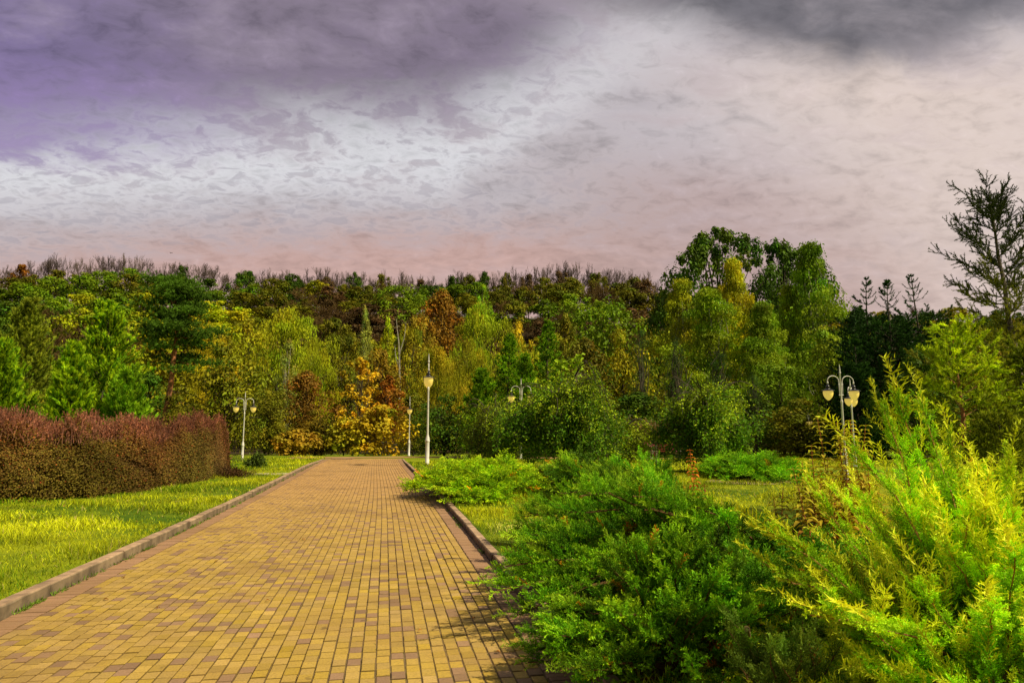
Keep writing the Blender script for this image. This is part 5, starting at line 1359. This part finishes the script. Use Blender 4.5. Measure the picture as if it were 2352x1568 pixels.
# ------------------------------------------------------------------ near conifers at the right
NK = dict(nl=.035, nw=.009, ang=.75, cnt=30, jitter=.3)
def near_larch():
    # sparse dark larch, open branches turned up at the tips
    d = 12.; lat, _ = aim(2352, 1000); p = rd(lat * d, d); z = tz(p); H = EYE + aim(2315, 452)[1] * d - z
    rg = np.random.default_rng(15); mb = MB(); wd = MB()
    nz = 12; zz = np.linspace(-.2, H, nz); lx = np.interp(zz, [0, H * .45, H * .75, H], [0, .02, -.12, -.22])
    tp = lx[:, None] * RT + zz[:, None] * np.array([0, 0, 1.]) + rg.normal(0, .012, (nz, 3)); poly_tube(wd, tp, np.linspace(.085, .012, nz), 8)
    s0 = []; s1 = []; hh = []
    nb = 92; ga = 0
    for i in range(nb):
        t = .16 + .83 * (i + rg.random()) / nb; zc = H * t; ga += 2.4 + rg.normal(0, .25)
        L = (1.5 * (1 - t) ** .55 + .22) * (1 + .25 * math.sin(t * 19)) * rg.uniform(.35, 1.35)
        b = np.array([np.interp(zc, zz, tp[:, k]) for k in range(3)]); dr = np.array([math.cos(ga), math.sin(ga), 0]); n = 7; u = np.linspace(0, 1, n)[:, None]
        pts = b + dr * L * u + np.array([0, 0, 1.]) * L * ((.05 + .6 * t ** 3) * u + .38 * u ** 2 * t) + rg.normal(0, .02, (n, 3)) * u
        poly_tube(wd, pts, .016 * (1.1 - .7 * t) * np.linspace(1, .3, n), 4)
        s0.append(pts[1:-1]); s1.append(pts[2:]); hh.append(np.full(n - 2, t))
        for j in range(int(12 + 18 * L)):
            v = rg.uniform(.15, 1); q = np.array([np.interp(v, u[:, 0], pts[:, k]) for k in range(3)])
            tg = nrm(pts[-1] - pts[0]); sd_ = nrm(np.cross(tg, [0, 0, 1])) * rg.choice((-1, 1))
            dd = nrm(tg * .55 + sd_ * rg.uniform(.2, .8) + np.array([0, 0, rg.uniform(-.5, 1.3) * (.25 + t)])); ln = rg.uniform(.10, .26)
            e = q + dd * ln; s0.append(q[None]); s1.append(e[None]); hh.append([t])
            if rg.random() < .5:
                d2 = nrm(dd + rg.normal(0, .5, 3) + [0, 0, .3]); s0.append((q + dd * ln * .5)[None]); s1.append((q + dd * ln * .5 + d2 * .15)[None]); hh.append([t])
    s0 = np.concatenate(s0); s1 = np.concatenate(s1); hh = np.concatenate(hh)[:, None]
    f = sstep((.82 - hh) / .4) * rg.uniform(.3, 1, (len(s0), 1))
    C = np.array([.045, .065, .018]) * (1 - f) + np.array([.42, .44, .02]) * f
    tubes(mb, s0, s1, .0065, .004, 3, C=C * .7)
    needles(mb, s0, s1, 26, .036, .012, .75, C, rg)
    root = empty('larch_tree', (p[0], p[1], z)); tag(root, 'tall open larch with dark upturned branches at the right edge', 'tree')
    mb.build('crown', M_NEEDLE, root); wd.build('trunk', solid('larch_bark', (.22, .17, .12), .9, 14, .6, c2=(.06, .05, .04), bump=.5), root)
near_larch()
def mid_conifer(px, ytop, wpx, d, seed, label, c, c2, nb=62, bark=None, droop=.35, z0=.18):
    lat, _ = aim(px, 1000); p = rd(lat * d, d); z = tz(p); H = EYE + aim(px, ytop)[1] * d - z
    mb, wd = conifer(seed, H, wpx * d / 1582., z0=z0, branches=nb, pw=.6, slope=.28, droop=droop, sub=8, shoot=.42, cnt=34, nl=.042, nw=.013, ang=.7, rr=(.4, 1.2), col=c, col2=c2, upshoot=.15, trunk_r=.05, subsub=True, stem=(.9, .6, .5))
    root = empty('larch_tree', (p[0], p[1], z)); tag(root, label, 'tree')
    mb.build('crown', M_NEEDLE, root); wd.build('trunk', bark or M_PINE, root, True)
mid_conifer(2215, 755, 340, 9.3, 41, 'yellow green larch with orange stem behind the bright juniper', (.20, .30, .008), (.62, .74, .02))
mid_conifer(2390, 800, 300, 9.8, 42, 'olive green larch at the right edge below the tall one', (.12, .17, .008), (.34, .42, .015), nb=60)
conifer_obj(2300, 960, 260, 8.2, 43, 'low olive conifer right behind the bright juniper', z0=.03, branches=80, pw=.6, slope=.2, droop=.3, sub=8, shoot=.3, cnt=24, nl=.035, nw=.01, ang=.7, col=(.13, .18, .008), col2=(.32, .36, .015))

# ------------------------------------------------------------------ benches, planters, people, bird and small things
def box(mb, c, s, C=None):
    c = np.array(c, float); s = np.array(s, float) / 2
    V = np.array([[x, y, z] for x in (-1, 1) for y in (-1, 1) for z in (-1, 1)]) * s + c
    mb.add(V, [[0, 1, 3, 2], [4, 6, 7, 5], [0, 4, 5, 1], [2, 3, 7, 6], [0, 2, 6, 4], [1, 5, 7, 3]], C)
def bench(px, d, w, label):
    lat, _ = aim(px, 1000); p = rd(lat * d, d); z = tz(p)
    root = empty('park_bench', (p[0], p[1], z), -YAW + .1); tag(root, label, 'bench', 'red brown benches beyond the right lawn')
    mb = MB()
    for k in range(4): box(mb, (0, -.18 + .12 * k, .44), (w, .09, .03))
    mb.build('seat', M_RED, root)
    mb = MB(); box(mb, (0, .28, .84), (w, .03, .06)); box(mb, (0, .26, .54), (w, .03, .05))
    for k in range(int(w / .1)): box(mb, (-w / 2 + .06 + k * .1, .27, .69), (.05, .02, .27))
    mb.build('backrest', M_RED, root)
    for s in (-1, 1):
        for y in (-.18, .24):
            mb = MB(); box(mb, (s * (w / 2 - .08), y, .215), (.06, .06, .43)); mb.build('leg', M_RED, root)
bench(1456, 42, 1.6, 'red brown slatted bench left of the lollipop tree')
bench(1528, 42.5, 1.7, 'red brown bench right of the lollipop tree')
def planter(px, d, label, seed):
    lat, _ = aim(px, 1000); p = rd(lat * d, d); z = tz(p); rg = np.random.default_rng(seed)
    root = empty('flower_planter', (p[0], p[1], z), -YAW); tag(root, label, 'planter', 'flower planters by the benches')
    mb = MB(); lathe(mb, [(0, 0), (.2, 0), (.2, .06), (.15, .1), (.17, .3), (.26, .44), (.27, .5), (.22, .5), (.2, .44), (0, .43)], 12); mb.build('pot', M_STONE, root, True)
    mb = MB(); n = 500; P = rg.normal(0, 1, (n, 3)) * [.16, .16, .14] + [0, 0, .62]; ax = nrm(rg.normal(size=(n, 3)) + [0, 0, .6]); leaves(mb, P, ax, perp(ax, rg), .09, .04, (.1, .2, .03)); mb.build('foliage', M_LEAF, root)
    mb = MB(); n = 70; P = rg.normal(0, 1, (n, 3)) * [.2, .2, .16] + [0, 0, .72]; ax = nrm(rg.normal(size=(n, 3))); leaves(mb, P, ax, perp(ax, rg), .09, .08, (.75, .08, .30)); mb.build('flowers', M_LEAF, root)
planter(1556, 40.5, 'stone planter with pink flowers right of the benches', 1)
planter(1492, 41, 'stone planter with tall pink flowers beside the lollipop tree', 2)

def person(px, d, ztop, rz, shirt, trouser, hairc, label, skirt=False, clasp=False):
    lat, _ = aim(px, 1000); p = rd(lat * d, d); z = tz(p); h = 1.68
    root = empty('person', (p[0], p[1], z), rz); tag(root, label, 'person', 'people walking under the trees')
    skin = solid('skin', (.5, .28, .2), .6, 20, .1); cl = solid('clothes', shirt, .9, 12, .2); tr_ = solid('trousers', trouser, .9, 12, .2); hr = solid('hair', hairc, .8, 30, .3)
    def skinned(name, vs, es, rad, mat, par):
        me = bpy.data.meshes.new(name); me.from_pydata(vs, es, []); o = link(name, me, mat, par)
        m = o.modifiers.new('Skin', 'SKIN')
        for i, r in enumerate(rad): me.skin_vertices[0].data[i].radius = (r, r * .8) if isinstance(r, float) else r
        me.skin_vertices[0].data[0].use_root = True
        m2 = o.modifiers.new('Sub', 'SUBSURF'); m2.levels = 1; m2.render_levels = 2
        return o
    # body as one continuous skinned figure
    ex, ey = (.12, -.22) if clasp else (.24, 0)
    vs = [(0, 0, .93), (0, 0, 1.12), (0, 0, 1.36), (0, 0, 1.45), (0, -.01, 1.56), (0, -.01, 1.64),
          (.18, 0, 1.36), (.25, .02, 1.1), (ex if clasp else .27, -.16 if clasp else -.05, .95 if clasp else .88), (.02 if clasp else .27, ey if clasp else -.07, .95 if clasp else .78),
          (-.18, 0, 1.36), (-.25, .02, 1.1), (-ex if clasp else -.27, -.16 if clasp else -.05, .95 if clasp else .88), (-.02 if clasp else -.27, ey if clasp else -.07, .95 if clasp else .78),
          (.09, 0, .86), (.1, -.02, .48), (.1, .03, .07), (.1, -.1, .035), (-.09, 0, .86), (-.1, .04, .48), (-.1, .1, .07), (-.1, -.02, .035)]
    es = [(0, 1), (1, 2), (2, 3), (3, 4), (4, 5), (2, 6), (6, 7), (7, 8), (8, 9), (2, 10), (10, 11), (11, 12), (12, 13), (0, 14), (14, 15), (15, 16), (16, 17), (0, 18), (18, 19), (19, 20), (20, 21)]
    rad = [.15, .14, .16, .055, .095, .085, .065, .05, .038, .035, .065, .05, .038, .035, .09, .06, .045, .035, .09, .06, .045, .035]
    skinned('body', vs, es, rad, skin, root)
    skinned('jacket', [(0, 0, .86), (0, 0, 1.1), (0, 0, 1.37), (.19, 0, 1.37), (.255, .02, 1.1), (vs[8][0], vs[8][1], vs[8][2]), (-.19, 0, 1.37), (-.255, .02, 1.1), (vs[12][0], vs[12][1], vs[12][2])],
            [(0, 1), (1, 2), (2, 3), (3, 4), (4, 5), (2, 6), (6, 7), (7, 8)], [.185, .175, .18, .085, .07, .055, .085, .07, .055], cl, root)
    skinned('trousers', [(0, 0, .92), (.095, 0, .84), (.1, -.02, .48), (.1, .03, .12), (-.095, 0, .84), (-.1, .04, .48), (-.1, .1, .12)], [(0, 1), (1, 2), (2, 3), (0, 4), (4, 5), (5, 6)], [.165, .11, .08, .065, .11, .08, .065], tr_, root)
    skinned('hair', [(0, .02, 1.69), (0, .05, 1.6), (0, .07, 1.52)], [(0, 1), (1, 2)], [.09, .095, .06], hr, root)
person(1829, 50, 0, -YAW + math.pi, (.05, .13, .02), (.03, .035, .03), (.55, .33, .1), 'blond person in a green jacket seen from behind under the trees')
person(1848, 51, 0, -YAW, (.03, .032, .035), (.02, .02, .025), (.05, .02, .015), 'person in a dark jacket with clasped hands under the trees', clasp=True)

def bird():
    d = 60.; la, ve = aim(393, 581); p = rd(la * d, d, EYE + ve * d)
    mb = MB(); lathe(mb, [(0, -.17), (.03, -.12), (.055, -.02), (.05, .06), (.03, .12), (.028, .15), (0, .2)], 8)
    root = empty('bird', p, .6); tag(root, 'small dark bird flying above the ridge on the left', 'bird')
    root.rotation_euler = (R(70), 0, .8); root.scale = (.38, .38, .38)
    m = solid('dark_feathers', (.02, .016, .014), .7, 10, .2); mb.build('body', m, root, True)
    for s in (-1, 1):
        mb = MB(); mb.add([[s * .03, 0, .08], [s * .25, .05, .13], [s * .5, .02, -.02], [s * .3, .04, -.06], [s * .03, 0, -.06]], [[0, 1, 2, 3, 4]]); mb.build('wing', m, root)
    mb = MB(); mb.add([[0, 0, -.12], [.05, 0, -.27], [-.05, 0, -.27]], [[0, 1, 2]]); mb.build('tail', m, root)
bird()

def smalls():
    rg = np.random.default_rng(17)
    # twig on the bricks
    la, ve = aim(1040, 1284); d = EYE / -ve; p = rd(la * d, d, .008)
    mb = MB(); poly_tube(mb, [[-.13, 0, 0], [-.04, .015, .006], [.05, -.01, .004], [.13, .02, 0]], [.004, .006, .005, .003], 5)
    o = mb.build('twig', M_BARK); o.location = p; tag(o, 'thin brown twig lying on the brick path', 'twig')
    spots = [(250, 1378, 'curled tan leaf by the left kerb'), (1140, 1240, None), (1058, 1170, None), (845, 1176, None), (900, 1215, None), (1180, 1322, None), (360, 1398, None), (1150, 1500, None), (700, 1240, None), (415, 1210, None), (500, 1290, None), (1090, 1420, None), (760, 1130, None), (620, 1380, None), (960, 1450, None), (285, 1328, None)]
    m = foliage('dry_leaf', .2)
    dl = []
    for px, py in [(s[0], s[1]) for s in spots]:
        la, ve = aim(px, py); d = EYE / -ve; p = rd(la * d, d, .004)
        mb = MB(); K = 6; u = np.linspace(0, 1, K); L = rg.uniform(.03, .055); w = L * .35 * np.sin(np.pi * (u * .9 + .05)); c = np.c_[L * u, np.zeros(K), .012 * np.sin(u * 3)]
        V = np.concatenate([c, c + np.c_[np.zeros(K), w, w * .6], c - np.c_[np.zeros(K), w, -w * .5]]); i = np.arange(K - 1)
        mb.add(V, np.concatenate([np.stack([i, i + 1, i + 1 + K, i + K], 1), np.stack([i, i + 2 * K, i + 1 + 2 * K, i + 1], 1)]), np.array([.4, .17, .04]) * rg.uniform(.35, 1.1))
        o = mb.build('fallen_leaf', m); o.location = p; o.rotation_euler = (0, 0, rg.random() * 6.28)
        tag(o, 'small dry brown leaf lying on the brick path', 'leaf', 'fallen leaves on the path')
    # low drain slab at the far left of the path
    la, ve = aim(787, 1054); d = EYE / -ve; p = rd(la * d, d, 0)
    mb = MB(); box(mb, (0, 0, .02), (1.3, .8, .05)); o = mb.build('drain_cover', solid('worn_concrete', (.40, .25, .13), .9, 8, .5)); o.location = p; o.rotation_euler = (0, 0, -.1)
    tag(o, 'flat drain slab at the far left corner of the path', 'drain cover')
smalls()
